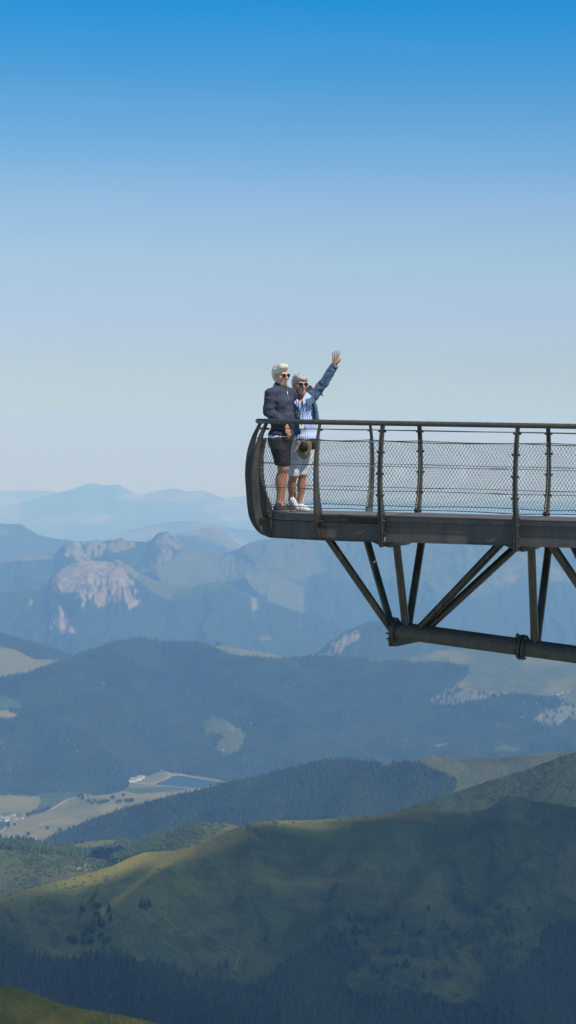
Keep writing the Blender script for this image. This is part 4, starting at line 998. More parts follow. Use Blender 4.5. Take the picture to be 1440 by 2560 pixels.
def paintv(o, cols):
    c = o.data.color_attributes.new('tone', 'FLOAT_COLOR', 'POINT'); c.data.foreach_set('color', np.c_[cols, np.ones(len(cols))].astype(np.float32).ravel())
# ---- materials
def fabric(name, c1, c2, sc=22, rough=.85, bumpd=.002, fine=420):
    t = NT(name); P = t.obj(); a = t.noise(P, sc, 4, .6); b = t.noise(P, fine, 2, .5)
    return t.bsdf(t.mix(t.ramp(a, [(.35, 0), (.65, 1)]), c1, c2), rough, 0, t.bump(b, bumpd, .5), spec=.25)
def skinmat(name):
    t = NT(name); a = t.attr('tone'); n = t.noise(t.obj(), 60, 4, .6)
    c = t.mix(t.math('MULTIPLY', n, .35), a.outputs['Color'], (.42, .13, .08))
    return t.bsdf(c, .5, 0, t.bump(t.noise(t.obj(), 160, 3), .0012, .5), spec=.35, **{'Subsurface Weight': .12, 'Subsurface Radius': (.01, .004, .002)})
M_SKIN = skinmat('sun_tanned_skin')
def hairmat(name, c1, c2):
    t = NT(name); n = t.noise(t.mapping(t.obj(), (1, 1, .35)), 120, 4, .65, 1.2); m = t.noise(t.obj(), 22, 3)
    return t.bsdf(t.mix(t.ramp(t.math('ADD', t.math('MULTIPLY', n, .7), t.math('MULTIPLY', m, .3)), [(.36, 0), (.62, 1)]), c1, c2), .5, 0, t.bump(n, .006, .9), spec=.4)
M_HAIRW = hairmat('white_hair', (.40, .355, .27), (.72, .66, .53)); M_HAIRG = hairmat('grey_hair', (.17, .16, .145), (.54, .51, .46))
M_NAVY = fabric('navy_jacket_cloth', (.032, .035, .056), (.056, .060, .088)); M_NAVY2 = fabric('dark_shorts_cloth', (.016, .016, .021), (.034, .034, .044))
M_WHITE = fabric('white_cotton', (.66, .64, .65), (.76, .74, .74), bumpd=.003); M_DENIM = fabric('washed_denim', (.026, .055, .105), (.125, .185, .25), 26, .85, .004, 260)
M_SHOE = fabric('dark_mesh_shoe', (.02, .022, .026), (.055, .06, .07), 60); M_SOLE = fabric('grey_sole', (.16, .15, .13), (.22, .20, .17)); M_SHOEW = fabric('white_shoe', (.62, .61, .63), (.74, .73, .74)); M_SOLEW = fabric('worn_white_sole', (.38, .34, .26), (.5, .46, .38))
t = NT('dark_lens'); M_LENS = t.bsdf((.006, .006, .008), .25, 0, spec=.25)
t = NT('tortoise_frame'); M_FRAME = t.bsdf((.03, .02, .018), .3)
t = NT('teeth'); M_TEETH = t.bsdf((.58, .50, .42), .4)
def stripemat(psi):
    t = NT('blue_striped_shirt'); P = t.obj(); s = t.n('ShaderNodeSeparateXYZ'); t.l(P, s.inputs[0])
    w = t.math('MULTIPLY', t.noise(P, 9, 3), .030)
    u = t.math('ADD', t.math('ADD', t.math('MULTIPLY', s.outputs[0], math.cos(psi)), t.math('MULTIPLY', s.outputs[1], math.sin(psi))), t.math('ADD', w, t.math('MULTIPLY', s.outputs[2], -.16)))
    k = t.math('SINE', t.math('MULTIPLY', u, 2*math.pi/.021))
    c = t.mix(t.ramp(k, [(.10, 0), (.45, 1)]), (.56, .61, .74), (.115, .20, .47))
    return t.bsdf(c, .8, 0, t.bump(t.noise(P, 300, 2), .002, .4), spec=.2)
class Person:
    def __init__(s, px0, pyg, Y, name_label):
        T = aT(px0, pyg)[1]; s.Y = Y; s.px0 = px0; s.sc = FPX/Y
        a = aT(px0, pyg)[0]; s.base = np.array([a*Y, Y, BO[2]+.0]); s.pyg = toP(s.base)[1]
        s.root = empty('person', s.base); tag(s.root, name_label, 'person')
    def p(s, px, py, y=0.0):                          # photo pixel at local depth y -> local metres
        Y = s.Y+y; a, T = aT(px, py); q = np.array([a*Y, Y, -T*Y]); return q-s.base
def rotz(psi):                                        # rows: lateral (image right when facing the viewer), back, up
    return np.array([[math.cos(psi), math.sin(psi), 0], [-math.sin(psi), math.cos(psi), 0], [0, 0, 1]])
def head(f, c, M, sc=1.0, smile=0.0):
    P = lambda x, y, z: c+sc*(M.T@np.array([x, y, z]))
    f.ell(P(0, .018, .028), np.array([.074, .094, .088])*sc, M, .02)
    f.ell(P(0, -.030, -.035), np.array([.058, .062, .078])*sc, M, .03)
    f.ell(P(0, -.060, -.088), np.array([.034, .030, .026])*sc, M, .025)              # chin
    f.cap(P(-.046, .0, -.062), P(-.022, -.056, -.092), .018*sc, .016*sc, .03); f.cap(P(.046, .0, -.062), P(.022, -.056, -.092), .018*sc, .016*sc, .03)
    f.cap(P(-.036, -.076, .030), P(.036, -.076, .030), .012*sc, None, .02)           # brow
    for q in (-1, 1):
        f.ell(P(q*.040, -.060, -.024), np.array([.026, .026, .022])*sc, M, .02)      # cheek
        f.ell(P(q*.031, -.098, .010), np.array([.017, .016, .011])*sc, M, .012, 'cut')
        f.ell(P(q*.031, -.078, .009), np.array([.013, .013, .012])*sc, M, .004)      # eye
        f.ell(P(q*.078, .014, -.004), np.array([.009, .019, .031])*sc, M, .008)      # ear
        f.ell(P(q*.012, -.098, -.030), np.array([.009, .010, .008])*sc, M, .006)
    f.cap(P(0, -.086, .022), P(0, -.118, -.026), .0085*sc, .0135*sc, .010)            # nose
    f.ell(P(0, -.078, -.062), np.array([.030, .012, .018])*sc, M, .014)
    for q in (-1, 1):
        f.cap(P(0, -.0915, -.056), P(q*.026, -.082, -.056+smile), .0052*sc, .0042*sc, .004); f.cap(P(0, -.090, -.069), P(q*.022, -.082, -.065+smile), .0060*sc, .0046*sc, .004)
        f.cap(P(0, -.0975, -.0625), P(q*.025, -.089, -.061+smile), .0030*sc, .0022*sc, .003, 'cut')
        f.cap(P(q*.020, -.082, -.026), P(q*.040, -.066, -.062), .0042*sc, .003*sc, .006, 'cut')      # laugh lines
    return P
def hand(f, w, d, n, s_, curl, spread=.0, sc=1.0, thumb=(.75, .55, .15)):
    """w wrist, d towards the fingertips, n the side the palm faces, s_ the thumb side"""
    w, d, n, s_ = [np.array(q, float) for q in (w, d, n, s_)]
    d /= np.linalg.norm(d); n = n-d*(n@d); n /= np.linalg.norm(n); s_ = s_-d*(s_@d)-n*(s_@n); s_ /= np.linalg.norm(s_)
    tips = []
    for i, (o, L) in enumerate(((.030, .92), (.010, 1.0), (-.011, .95), (-.031, .76))):
        b = w+d*(.088-.006*abs(i-1))*sc+s_*o*sc
        f.cap(w+d*.012*sc+s_*o*.55*sc, b, .0145*sc, .0105*sc, .014)
        e = d+s_*spread*(1.5-i)*.5; e /= np.linalg.norm(e); p = b; r = .0096*sc
        for j, seg in enumerate((.043, .027, .021)):
            c, t = math.cos(curl[i]*(j+.6)), math.sin(curl[i]*(j+.6)); q = p+(e*c+n*t)*seg*L*sc
            f.cap(p, q, r, r*.88, .0035); p = q; r *= .9
        tips.append(p)
    b = w+d*.026*sc+s_*.026*sc+n*.006*sc; v = s_*thumb[0]+d*thumb[1]+n*thumb[2]; v /= np.linalg.norm(v)
    f.cap(w+d*.015*sc+s_*.012*sc, b, .015*sc, .0135*sc, .012); m = b+v*.036*sc; f.cap(b, m, .0125*sc, .0105*sc, .008); f.cap(m, m+(v+d*.35)*.027*sc, .0102*sc, .0082*sc, .004)
    return tips
def tufts(f, H, seed):                                # wisps lifted off the head, swept back
    r = np.random.default_rng(seed)
    for k in range(70):
        th = r.uniform(-1.5, 1.5); ph = r.uniform(.15, 2.6)
        n = np.array([math.sin(th)*math.sin(ph), -math.cos(ph)*math.cos(th)*.9, abs(math.sin(ph)*math.cos(th))])
        a = np.array([0, .02, .045])+n*np.array([.083, .095, .085]); e_ = a+n*r.uniform(.001, .010)+np.array([r.normal()*.012, r.uniform(.008, .030), r.normal()*.008])
        if a[1] < -.055 and a[2] < .09: continue
        f.cap(H(*a), H(*e_), .0095, .0030, .010)
def glasses(c, M, sc, parent, z=.010, w=.031, r=.0225):
    P = lambda x, y, zz: c+sc*(M.T@np.array([x, y, zz]))
    m = MB()
    for q in (-1, 1):
        ring = [P(q*w+r*1.1*math.cos(t), -.101+.05*abs(q*w+r*math.cos(t))**1.0*.35, z+r*.92*math.sin(t)) for t in np.linspace(0, 2*math.pi, 17)]
        m.tube(ring, .0022*sc, 6, caps=False)
        m.tube([P(q*(w+r*1.05), -.096, z+.006), P(q*.072, -.080, z+.008), P(q*.083, -.02, z+.008), P(q*.084, .022, z+.002)], .0024*sc, 6)
    m.tube([P(-w+r, -.103, z+.006), P(0, -.108, z+.008), P(w-r, -.103, z+.006)], .002*sc, 6)
    o = m.build('sunglasses', M_FRAME, parent, smooth=True)
    for q in (-1, 1):
        m = MB(); A = [P(q*w+r*1.07*math.cos(t), -.100+.0175*abs(q*w+r*math.cos(t)), z+r*.9*math.sin(t)) for t in np.linspace(0, 2*math.pi, 16, endpoint=False)]
        m.plate(A, [p+sc*(M.T@np.array([0, .0022, 0])) for p in A]); m.build('lens', M_LENS, o)
    return o
def skin_tones(V, base, limb, head_c, sc, M, head_z):
    col = np.tile(np.array(base), (len(V), 1)).astype(float)
    low = V[:, 2] < head_z; col[low] = limb
    q = (V-head_c)/sc@M.T
    lip = np.exp(-((q[:, 0]/.021)**2+((q[:, 2]+.0625)/.010)**2))*(q[:, 1] < -.07); chk = np.exp(-(((np.abs(q[:, 0])-.04)/.022)**2+((q[:, 2]+.026)/.022)**2))*(q[:, 1] < -.02); nz = np.exp(-((q[:, 0]/.016)**2+((q[:, 2]+.022)/.02)**2))*(q[:, 1] < -.09)
    for w, c in ((chk*.45, (.50, .17, .11)), (nz*.4, (.50, .18, .12)), (lip*.75, (.33, .09, .075))): col = col*(1-w[:, None])+np.array(c)*w[:, None]
    fold = np.exp(-((np.abs(np.abs(q[:, 0])-.034)/.005)**2))*np.exp(-((q[:, 2]+.050)/.022)**2)*(q[:, 1] < -.055)*.35
    return col*(1-fold[:, None])+np.array((.26, .10, .07))*fold[:, None]
def shoe(heel, toe, ank, matu, mats, parent, r=.040):
    heel, toe, ank = [np.array(q, float) for q in (heel, toe, ank)]
    lo = np.minimum(np.minimum(heel, toe), ank)-.07; hi = np.maximum(np.maximum(heel, toe), ank)+.07
    f = Field(lo, hi, .005); d = toe-heel; L = np.linalg.norm(d); d /= L
    side = np.cross(d, [0, 0, 1]); side /= np.linalg.norm(side); up = np.cross(side, d)
    M = np.array([d, side, up])
    f.ell(heel+d*.045+up*.040, (.055, .038, .046), M, .02); f.ell(heel+d*(L*.52)+up*.034, (.085, .041, .040), M, .03); f.ell(toe-d*.055+up*.026, (.060, .044, .030), M, .03)
    f.cap(heel+d*.05+up*.05, ank, .040, .042, .03)
    f.half(heel+up*.016, -up); f.half(ank+(ank-heel-d*.05)*.02, (ank-(heel+d*.05+up*.05)))
    o, V, F = sdf_obj(f, 'shoe', matu, parent, (.0015, 40, 40, 40, 2))
    g = Field(lo, hi, .005)
    g.ell(heel+d*.045+up*.016, (.055, .040, .03), M, .01); g.ell(heel+d*(L*.5)+up*.016, (.10, .043, .03), M, .03); g.ell(toe-d*.055+up*.016, (.062, .046, .03), M, .03)
    g.half(heel+up*.022, up); g.half(heel, -up)
    sdf_obj(g, 'sole', mats, o, None, 1)
    m = MB()
    for k in range(5):
        p = heel+d*(L*(.36+.08*k))+up*(.083-.0085*k); m.tube([p-side*.022, p+up*.006, p+side*.022], .0028, 5)
    m.build('lace', mats, o)
    return o
# ================================================================== the man
man = Person(703, 1281.2, 29.28, 'white-haired man in navy jacket and dark shorts, arm round the woman beside him')
p = man.p; PSI = R(50); MT = rotz(PSI); LAT, BACK = MT[0], MT[1]     # LAT points to his left
HC = p(702.5, 940); MH = rotz(R(39))@np.array([[1, 0, 0], [0, math.cos(R(4)), math.sin(R(4))], [0, -math.sin(R(4)), math.cos(R(4))]])
chest, belly, pelv = p(704, 1006, .01), p(707, 1050, .0), p(702, 1096, .0)
shR, elR, wrR = p(677, 986, -.125), p(671, 1030, -.150), p(714, 1061, -.150)
shL, elL, wrL = p(726, 986, .16), p(750, 1002, .48), p(779, 968, .54)
hipR, knR, anR = p(695, 1110, -.06), p(706, 1171, -.07), p(697, 1257, -.05)
hipL, knL, anL = p(706, 1110, .07), p(711, 1170, .06), p(704, 1256, .07)
f = Field((-.36, -.34, -.02), (.66, .80, 1.86), .0055)
head(f, HC, MH, 1.03, .007)
f.cap(HC+np.array([-.01, .03, -.05]), p(700, 975, .02), .055, .062, .03)
f.ell(chest, (.16, .10, .18), MT, .05); f.ell(belly, (.15, .11, .15), MT, .05); f.ell(pelv, (.15, .11, .11), MT, .05)
f.cap(p(700, 972, .02), shR, .05, .05, .04); f.cap(p(700, 972, .02), shL, .05, .05, .04)
for a, b, c in ((shR, elR, wrR), (shL, elL, wrL)): f.cap(a, b, .048, .040, .03); f.cap(b, c, .040, .027, .02)
for h_, k_, a_, dx in ((hipR, knR, anR, -.022), (hipL, knL, anL, -.018)):
    f.cap(h_, k_, .082, .056, .04); f.ell(k_+np.array([.008, -.004, 0]), (.050, .050, .055), None, .02); f.cap(k_, a_, .049, .034, .02)
    f.ell(k_*.62+a_*.38+np.array([dx, .004, 0]), (.049, .047, .115), None, .03); f.cap(a_, a_*[1, 1, 0]+np.array([.06, -.01, .045]), .034, .03, .02)
hand(f, p(716, 1063, -.15), p(726, 1092, -.16)-p(716, 1063, -.15), (-.55, .3, -.1), (.5, -.85, .2), (.42, .36, .30, .12), .05, 1.0, (.35, .9, .1))
hand(f, wrL, p(818, 990, .50)-wrL, (-.1, .4, -.9), (.1, -1, .1), (.12, .15, .2, .28), .12, 1.0, (.5, .8, .2))
o, V, F = sdf_obj(f, 'body', M_SKIN, man.root)
paintv(o, skin_tones(V, (.60, .33, .235), (.42, .215, .135), HC, 1.03, MH, 1.40))
# hair: full, swept back
f = Field(HC-.17, HC+np.array([.17, .17, .20]), .0045)
H = lambda x, y, z: HC+1.03*(MH.T@np.array([x, y, z]))
f.ell(H(0, .030, .052), (.086, .100, .088), MH, .02); f.ell(H(0, -.030, .108), (.066, .062, .040), MH, .03); f.ell(H(-.01, -.056, .106), (.052, .040, .028), MH, .03); f.ell(H(0, .062, -.005), (.070, .052, .070), MH, .03)
f.ell(H(0, -.098, .010), (.078, .070, .066), MH, .012, 'cut'); f.ell(H(.06, -.05, -.035), (.05, .065, .055), MH, .012, 'cut'); f.ell(H(-.06, -.05, -.035), (.05, .065, .055), MH, .012, 'cut')
for q in (-1, 1): f.ell(H(q*.085, .012, -.012), (.028, .026, .036), MH, .01, 'cut'); f.cap(H(q*.066, -.016, .040), H(q*.068, -.012, .012), .010, .005, .012)
tufts(f, H, 1); sdf_obj(f, 'hair', M_HAIRW, man.root, (.0028, 16, 70, 30, 5, 3))
glasses(HC, MH, 1.03, man.root)
P = H; m = MB().tube([P(-.020, -.0855, -.0560), P(-.010, -.0915, -.0610), P(0, -.0930, -.0625), P(.010, -.0915, -.0610), P(.020, -.0855, -.0560)], [.0012, .0028, .0034, .0028, .0012], 8); m.build('teeth', M_TEETH, man.root, smooth=True)
# jacket with stand collar
def man_jacket(f):
    f.ell(chest, (.166, .130, .185), MT, .05); f.ell(belly, (.160, .144, .165), MT, .06); f.ell(pelv+np.array([0, 0, .045]), (.168, .138, .10), MT, .05)
    f.cap(p(701, 974, .02), shR+np.array([0, 0, .004]), .066, .066, .05); f.cap(p(701, 974, .02), shL+np.array([0, 0, .004]), .066, .066, .05)
    f.cap(shR, elR, .068, .060, .010); f.cap(elR, wrR, .060, .042, .008); f.cap(shL, elL, .066, .056, .03); f.cap(elL, wrL, .056, .041, .025)
    f.cap(p(700, 976, .02), p(702, 961, .012), .072, .071, .02)
f = Field((-.36, -.34, .86), (.52, .72, 1.62), .0065); man_jacket(f)
f.half(p(703, 1089.5, 0), (0, 0, -1)); f.half(wrR+(wrR-elR)*.02, wrR-elR) if False else None
n_ = wrL-elL; f.put(lambda x, y, z: -((x-wrL[0])*n_[0]+(y-wrL[1])*n_[1]+(z-wrL[2])*n_[2])/np.linalg.norm(n_)-.0, wrL-.09, wrL+.09, .003, 'cut')
n2 = wrR-elR; f.put(lambda x, y, z: np.maximum(-((x-wrR[0])*n2[0]+(y-wrR[1])*n2[1]+(z-wrR[2])*n2[2])/np.linalg.norm(n2), np.sqrt((x-wrR[0])**2+(y-wrR[1])**2+(z-wrR[2])**2)-.07), wrR-.07, wrR+.07, .003, 'cut')
f.ell(HC+np.array([.0, .012, -.045]), (.066, .070, .10), None, .006, 'cut')
jk, V, F = sdf_obj(f, 'jacket', M_NAVY, man.root, (.0085, 6, 6, 10, 3, 3))
zp = [p(717.5, 970, -.035), p(719, 984, -.075), p(721, 998, -.098)]
MB().tube(zp, .0035, 6).build('zip', M_BRIGHT, jk, smooth=True)
f = Field((-.30, -.26, .80), (.30, .28, .98), .006); f.ell(pelv+np.array([0, 0, .01]), (.172, .140, .13), MT, .05)
f.half(p(703, 1084, 0), (0, 0, 1)); f.half(p(690, 1097, 0), (.10, 0, -1)); f.half(p(719, 1090, 0), (1, 0, 0)); sdf_obj(f, 'shirt_hem', M_WHITE, man.root, (.002, 12, 12, 6, 8))
f = Field((-.32, -.28, .5), (.30, .30, .98), .0065)
f.ell(pelv, (.166, .134, .12), MT, .05)
f.cap(hipR, hipR*.1+knR*.9, .108, .078, .05); f.cap(hipL, hipL*.1+knL*.9, .105, .075, .04)
f.half(p(703, 1163, 0), (0, 0, -1)); f.half(p(703, 1092, 0), (0, 0, 1))
sdf_obj(f, 'shorts', M_NAVY2, man.root, (.005, 9, 9, 3, 6, 3))
gz = BO[2]-man.base[2]
shoe(p(685, 1281, -.055)*[1, 1, 0], p(719.5, 1281, -.095)*[1, 1, 0], anR+np.array([0, 0, -.012]), M_SHOE, M_SOLE, man.root)
shoe(p(703, 1280, .09)*[1, 1, 0], p(736.5, 1280, .05)*[1, 1, 0], anL+np.array([0, 0, -.012]), M_SHOE, M_SOLE, man.root)
# ================================================================== the woman
wom = Person(752, 1279.2, 29.60, 'grey-haired woman in denim jacket and white shorts, waving with a raised arm')
p = wom.p; PSI = R(30); WT = rotz(PSI)
HC = p(750, 963, -.03); MH = rotz(R(25))@np.array([[1, 0, 0], [0, math.cos(R(3)), math.sin(R(3))], [0, -math.sin(R(3)), math.cos(R(3))]])
chest, waist, hips = p(760, 1024, .01), p(761, 1064, .0), p(763, 1100, .0)
shL, elL, wrL = p(782, 990, .07), p(810, 957, .05), p(837, 913, .03)
shR, elR, wrR = p(737, 1004, -.05), p(716, 1046, .10), p(703, 1066, .16)
hipR, knR, anR = p(750, 1108, -.02), p(733, 1190, -.05), p(727, 1247, .03)
hipL, knL, anL = p(776, 1108, .03), p(757, 1184, -.01), p(748, 1259, .0)
f = Field((-.36, -.34, -.02), (.56, .40, 1.98), .0055)
head(f, HC, MH, 1.02, .001)
f.cap(HC+np.array([0, .03, -.05]), p(752, 1004, .02), .048, .052, .03)
f.ell(chest, (.135, .09, .15), WT, .05); f.ell(waist, (.125, .09, .14), WT, .05); f.ell(hips, (.15, .105, .11), WT, .05)
f.cap(p(752, 1000, .02), shR, .045, .045, .04); f.cap(p(754, 1000, .02), shL, .045, .045, .04)
for a, b, c in ((shR, elR, wrR), (shL, elL, wrL)): f.cap(a, b, .040, .034, .03); f.cap(b, c, .034, .023, .02)
for h_, k_, a_, dx in ((hipR, knR, anR, -.010), (hipL, knL, anL, .004)):
    f.cap(h_, k_, .080, .053, .04); f.ell(k_, (.049, .049, .055), None, .02); f.cap(k_, a_, .047, .031, .02)
    f.ell(k_*.60+a_*.40+np.array([dx, .014, 0]), (.050, .052, .105), None, .03)
f.cap(anR, p(736, 1266, .0), .030, .026, .02); f.cap(anL, p(758, 1272, -.03), .031, .028, .02)
hand(f, wrL, p(840.5, 882, .02)-wrL, (-.35, -.93, .1), (1, -.2, 0), (.05, .02, .06, .10), .22, 1.05, (.75, .7, .15))
hand(f, wrR, (-.5, .2, -.8), (0, -1, 0), (0, 0, 1), (.3, .3, .3, .3), .05, .9)
o, V, F = sdf_obj(f, 'body', M_SKIN, wom.root)
tn = skin_tones(V, (.52, .28, .19), (.42, .21, .13), HC, 1.02, MH, 1.05); paintv(o, tn)
H = lambda x, y, z: HC+1.02*(MH.T@np.array([x, y, z]))
f = Field(HC-.17, HC+np.array([.17, .17, .19]), .0045)
f.ell(H(0, .028, .046), (.086, .098, .086), MH, .02); f.ell(H(-.02, -.038, .090), (.054, .046, .032), MH, .03); f.ell(H(.035, -.030, .082), (.044, .048, .030), MH, .03); f.ell(H(0, .068, -.01), (.070, .048, .070), MH, .03)
f.ell(H(.006, -.104, .000), (.068, .070, .070), MH, .012, 'cut'); f.ell(H(.06, -.055, -.045), (.05, .065, .06), MH, .012, 'cut'); f.ell(H(-.06, -.055, -.045), (.05, .065, .06), MH, .012, 'cut')
for q in (-1, 1): f.ell(H(q*.086, .010, -.014), (.026, .022, .032), MH, .01, 'cut'); f.cap(H(q*.066, -.014, .040), H(q*.068, -.010, .008), .010, .005, .012)
f.cap(H(-.05, -.06, .085), H(.02, -.092, .072), .016, .009, .015); f.cap(H(.01, -.07, .095), H(.066, -.055, .05), .016, .010, .015)
tufts(f, H, 2); sdf_obj(f, 'hair', M_HAIRG, wom.root, (.0030, 40, 40, 24, 7, 3))
glasses(HC, MH, 1.02, wom.root, z=.012, r=.024)
f = Field((-.24, -.26, .80), (.34, .24, 1.46), .006)
f.ell(chest, (.150, .112, .165), WT, .05); f.ell(waist, (.148, .116, .15), WT, .06); f.ell(hips+np.array([.01, 0, .02]), (.172, .130, .10), WT, .05); f.cap(hips+np.array([.10, .03, .06]), hips+np.array([.145, .03, .03]), .03, .02, .03)
f.cap(p(741, 1001, .01), p(774, 996, .04), .052, .052, .04)
f.half(p(762, 1099, 0), (.1, 0, -1)); f.ell(HC+np.array([.006, -.03, -.135]), (.058, .075, .085), None, .006, 'cut')
vt = p(751, 1017, -.125); f.cap(p(751, 990, -.10), vt, .045, .008, .004, 'cut')
sh, V, F = sdf_obj(f, 'shirt', stripemat(PSI), wom.root, (.005, 9, 9, 5, 4, 3))
m = MB()                                              # open collar, two pointed leaves
for a, b, c, d in (((733, 981, -.03), (727, 996, -.090), (743, 1016, -.150), (746, 1002, -.125)), ((767, 980, -.02), (779, 991, -.055), (759, 1012, -.145), (757, 999, -.12))):
    A = [p(*a), p(*b), p(*c), p(*d)]; m.plate(A, [q+np.array([.002, .008, 0]) for q in A])
m.build('collar', sh.data.materials[0], sh)
# denim jacket, hanging open
f = Field((-.28, -.30, .86), (.50, .30, 1.80), .006)
f.ell(chest+np.array([0, .012, 0]), (.176, .124, .17), WT, .05); f.ell(waist+np.array([.004, .01, .02]), (.170, .130, .15), WT, .06); f.ell(waist+np.array([.02, .01, -.08]), (.172, .130, .09), WT, .05)
f.cap(p(741, 1000, .03), shR, .058, .060, .04); f.cap(p(764, 994, .05), shL, .056, .064, .04)
f.cap(shL, elL, .066, .054, .025); f.cap(elL, wrL, .055, .046, .02); f.cap(shR, elR, .056, .048, .03); f.cap(elR, wrR, .048, .040, .02)
f.cap(p(779, 1006, -.07), p(790, 1044, -.045), .046, .030, .03); f.cap(p(790, 1030, -.02), p(796, 1050, -.02), .03, .014, .02)
n_ = wrL-elL; n_ /= np.linalg.norm(n_); cw = wrL+n_*.004
f.put(lambda x, y, z: np.maximum(-((x-cw[0])*n_[0]+(y-cw[1])*n_[1]+(z-cw[2])*n_[2]), np.sqrt((x-cw[0])**2+(y-cw[1])**2+(z-cw[2])**2)-.09), cw-.09, cw+.09, .003, 'cut')
def opening(x, y, z):                                 # the gap down the front, wider at the hem
    X, Y = x-chest[0], y-chest[1]; lx = X*WT[0, 0]+Y*WT[0, 1]; ly = X*WT[1, 0]+Y*WT[1, 1]
    zr = np.clip((1.42-z)/.45, 0, 1); lo_ = -.120+.02*zr; hi_ = .030+.085*zr
    return np.maximum(np.maximum(lo_-lx, lx-hi_), ly+.01)
f.put(opening, (-.28, -.32, .86), (.40, .12, 1.46), .006, 'cut')
f.half(p(762, 1098, 0), (0, 0, -1))
f.put(lambda x, y, z: np.maximum(.5*(x-p(790, 1052)[0])*0+(z-p(790, 1052)[2]), (p(778, 1052)[0]-x)), (.10, -.3, .86), (.40, .3, p(790, 1052)[2]), .004, 'cut')
f.ell(HC+np.array([.006, -.01, -.12]), (.066, .075, .085), None, .006, 'cut')
dj, V, F = sdf_obj(f, 'denim_jacket', M_DENIM, wom.root, (.0050, 15, 10, 17, 2, 3))
m = MB(); q = elL*.06+wrL*.94                          # turned cuff
m.tube([cw-n_*.040, cw-n_*.038, cw+n_*.002, cw+n_*.003], [.046, .0505, .0495, .044], 18, caps=False); m.tube([cw+n_*.003, cw+n_*.0028], [.044, .030], 18, caps=False)
m.build('cuff', M_DENIM, dj, smooth=True)
m = MB()
for px, py, y in ((777, 1000, -.115), (779, 1016, -.12)): c = p(px, py, y-.01); m.tube([c+np.array([0, .012, 0]), c-np.array([0, .003, 0])], .006, 8)
m.build('button', M_BRIGHT, dj)
m = MB()                                              # collar and lapel of the jacket
A = [p(768, 986, -.04), p(780, 992, -.06), p(786, 1008, -.12), p(772, 1014, -.135), p(765, 1000, -.12)]; m.plate(A, [q+np.array([.002, .010, 0]) for q in A])
m.build('collar', M_DENIM, dj)
# white knee-length shorts
f = Field((-.26, -.26, .36), (.30, .26, .98), .006)
f.ell(hips, (.162, .122, .11), WT, .05); f.cap(hipR, knR*.97+hipR*.03, .096, .064, .05); f.cap(hipL, knL*1.0, .094, .060, .008)
f.half(p(752, 1192, 0), (-.12, 0, -1)); f.half(p(762, 1094, 0), (0, 0, 1))
f.put(lambda x, y, z: np.maximum(z-p(760, 1187)[2], p(750, 1187)[0]-x), (p(750, 1187)[0]-.0, -.2, .3), (.3, .2, p(760, 1187)[2]), .002, 'cut')
sdf_obj(f, 'shorts', M_WHITE, wom.root, (.0042, 13, 13, 5, 6, 3))
shoe(p(740, 1281, .02)*[1, 1, 0], p(771.5, 1281, -.05)*[1, 1, 0], anL+np.array([0, 0, -.01]), M_SHOEW, M_SOLEW, wom.root)
hr = p(723, 1254, .07); tr = p(747, 1277, -.02)*[1, 1, 0]+np.array([0, 0, .0])
shoe(hr, tr, anR+np.array([-.004, 0, .0]), M_SHOEW, M_SOLEW, wom.root)
m = MB(); m.tube([p(738, 1000, -.10), p(748, 1030, -.150), p(753, 1062, -.155)], .004, 6); m.tube([p(764, 998, -.10), p(757, 1030, -.152), p(754, 1062, -.155)], .004, 6)
ln = m.build('lanyard', M_NAVY2, wom.root, smooth=True)
b0 = p(748.5, 1061, -.158); MB().box(b0, p(759.5, 1061, -.150)-b0, (0, .003, 0), p(748.5, 1073, -.158)-b0).build('badge', M_WHITE, ln)
# ---- things they carry
def rel(q): return np.array(q)+wom.base
M_BAG = fabric('black_nylon', (.010, .010, .012), (.024, .023, .026), 40, .6)
bag = empty('waist_bag', rel(p(774, 1112, -.16))); tag(bag, 'black nylon bag worn at the waist over white shorts', 'bag'); bo = p(774, 1112, -.16)
f = Field((-.15, -.09, -.12), (.15, .09, .12), .005)
q = lambda px, py, y=-.16: p(px, py, y)-bo
f.cap(q(758, 1107, -.185), q(785, 1108, -.155), .046, .046, .02); f.cap(q(759, 1116, -.185), q(785, 1115, -.155), .046, .042, .02)
f.put(lambda x, y, z: np.abs(y+.02*np.sign(y)*0)-.5, (-1, -1, -1), (-1, -1, -1))
sdf_obj(f, 'pouch', M_BAG, bag, (.003, 18, 18, 18, 3))
MB().tube([q(735, 1100, -.06), q(745, 1099, -.150), q(758, 1100, -.200)], .010, 8).build('belt', M_BAG, bag, smooth=True)
MB().tube([q(752, 1101, -.214), q(770, 1100, -.205), q(790, 1100, -.165)], .003, 6).build('zip', M_BRIGHT, bag, smooth=True)
hb = p(761.5, 1122, -.262); hat = empty('straw_hat', rel(hb)); tag(hat, 'tan straw hat with black crown hanging from the waist bag', 'hat')
t = NT('woven_straw'); P_ = t.obj(); wv = t.n('ShaderNodeTexWave', wave_type='RINGS'); t.l(P_, wv.inputs[0]); wv.inputs['Scale'].default_value = 26; wv.inputs['Distortion'].default_value = 1.5
M_STRAW = t.bsdf(t.mix(wv.outputs['Fac'], (.36, .25, .125), (.43, .31, .165)), .8, 0, t.bump(wv.outputs['Fac'], .003, .6), spec=.2)
nx = np.array([-.50, -.82, .28]); nx /= np.linalg.norm(nx); ux = np.cross([0, 0, 1.0], nx); ux /= np.linalg.norm(ux); vx = np.cross(nx, ux)
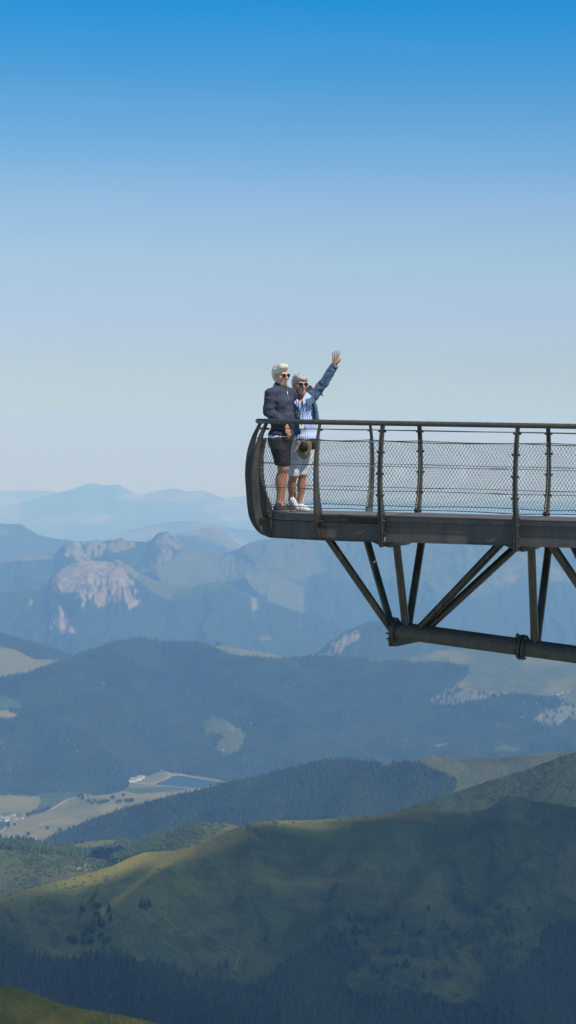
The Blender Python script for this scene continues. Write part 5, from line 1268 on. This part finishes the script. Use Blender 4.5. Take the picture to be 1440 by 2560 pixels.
m = MB(); NR, NS = 5, 40; VV = []; FF = []
for side in (0, 1):
    for i in range(NR):
        for k in range(NS):
            t_ = 2*math.pi*k/NS; r_ = .046+.078*i/(NR-1); w_ = (.016*math.cos(2*t_+.6)+.012*math.sin(t_))*(i/(NR-1))**1.5
            VV.append(ux*math.cos(t_)*r_*.80+vx*math.sin(t_)*r_+nx*(w_-.006*side))
for side in (0, 1):
    for i in range(NR-1):
        for k in range(NS):
            b = side*NR*NS; qd = (b+i*NS+k, b+i*NS+(k+1) % NS, b+(i+1)*NS+(k+1) % NS, b+(i+1)*NS+k); FF.append(qd if side == 0 else qd[::-1])
for k in range(NS):
    e = (NR-1)*NS; FF.append((e+k, e+(k+1) % NS, NR*NS+e+(k+1) % NS, NR*NS+e+k)); FF.append((k, NR*NS+k, NR*NS+(k+1) % NS, (k+1) % NS))
m.add(VV, FF).build('brim', M_STRAW, hat, smooth=True, autosmooth=R(50))
f = Field((-.13, -.13, -.13), (.13, .13, .13), .005); MM = np.array([ux, vx, nx]); f.ell(vx*.016-ux*.006, (.056, .064, .085), MM, .01); f.half((0, 0, 0), -nx); f.half(nx*.072, nx)
sdf_obj(f, 'crown', M_BAG, hat, (.003, 20, 20, 20, 2))
# ------------------------------------------------------------------ the air: one closed box of even haze
lo = np.array([GX.min()-500, -900.0, GZ.min()-1.0]); hi = np.array([GX.max()+500, GY.max()+500, 150.0])
hz = MB().box(lo, (hi[0]-lo[0], 0, 0), (0, hi[1]-lo[1], 0), (0, 0, hi[2]-lo[2])).build('haze')
t = NT('haze_air'); pv = t.n('ShaderNodeVolumePrincipled')
pv.inputs['Color'].default_value = (.28, .535, 1.0, 1); pv.inputs['Absorption Color'].default_value = (1, 1, 1, 1)
pv.inputs['Density'].default_value = 4.4e-5; pv.inputs['Anisotropy'].default_value = 0.0
t.l(pv.outputs[0], t.out.inputs['Volume'])
hz.data.materials.append(t.m)
tag(hz, 'thin blue summer haze filling the air over the mountains', 'haze', kind='stuff')
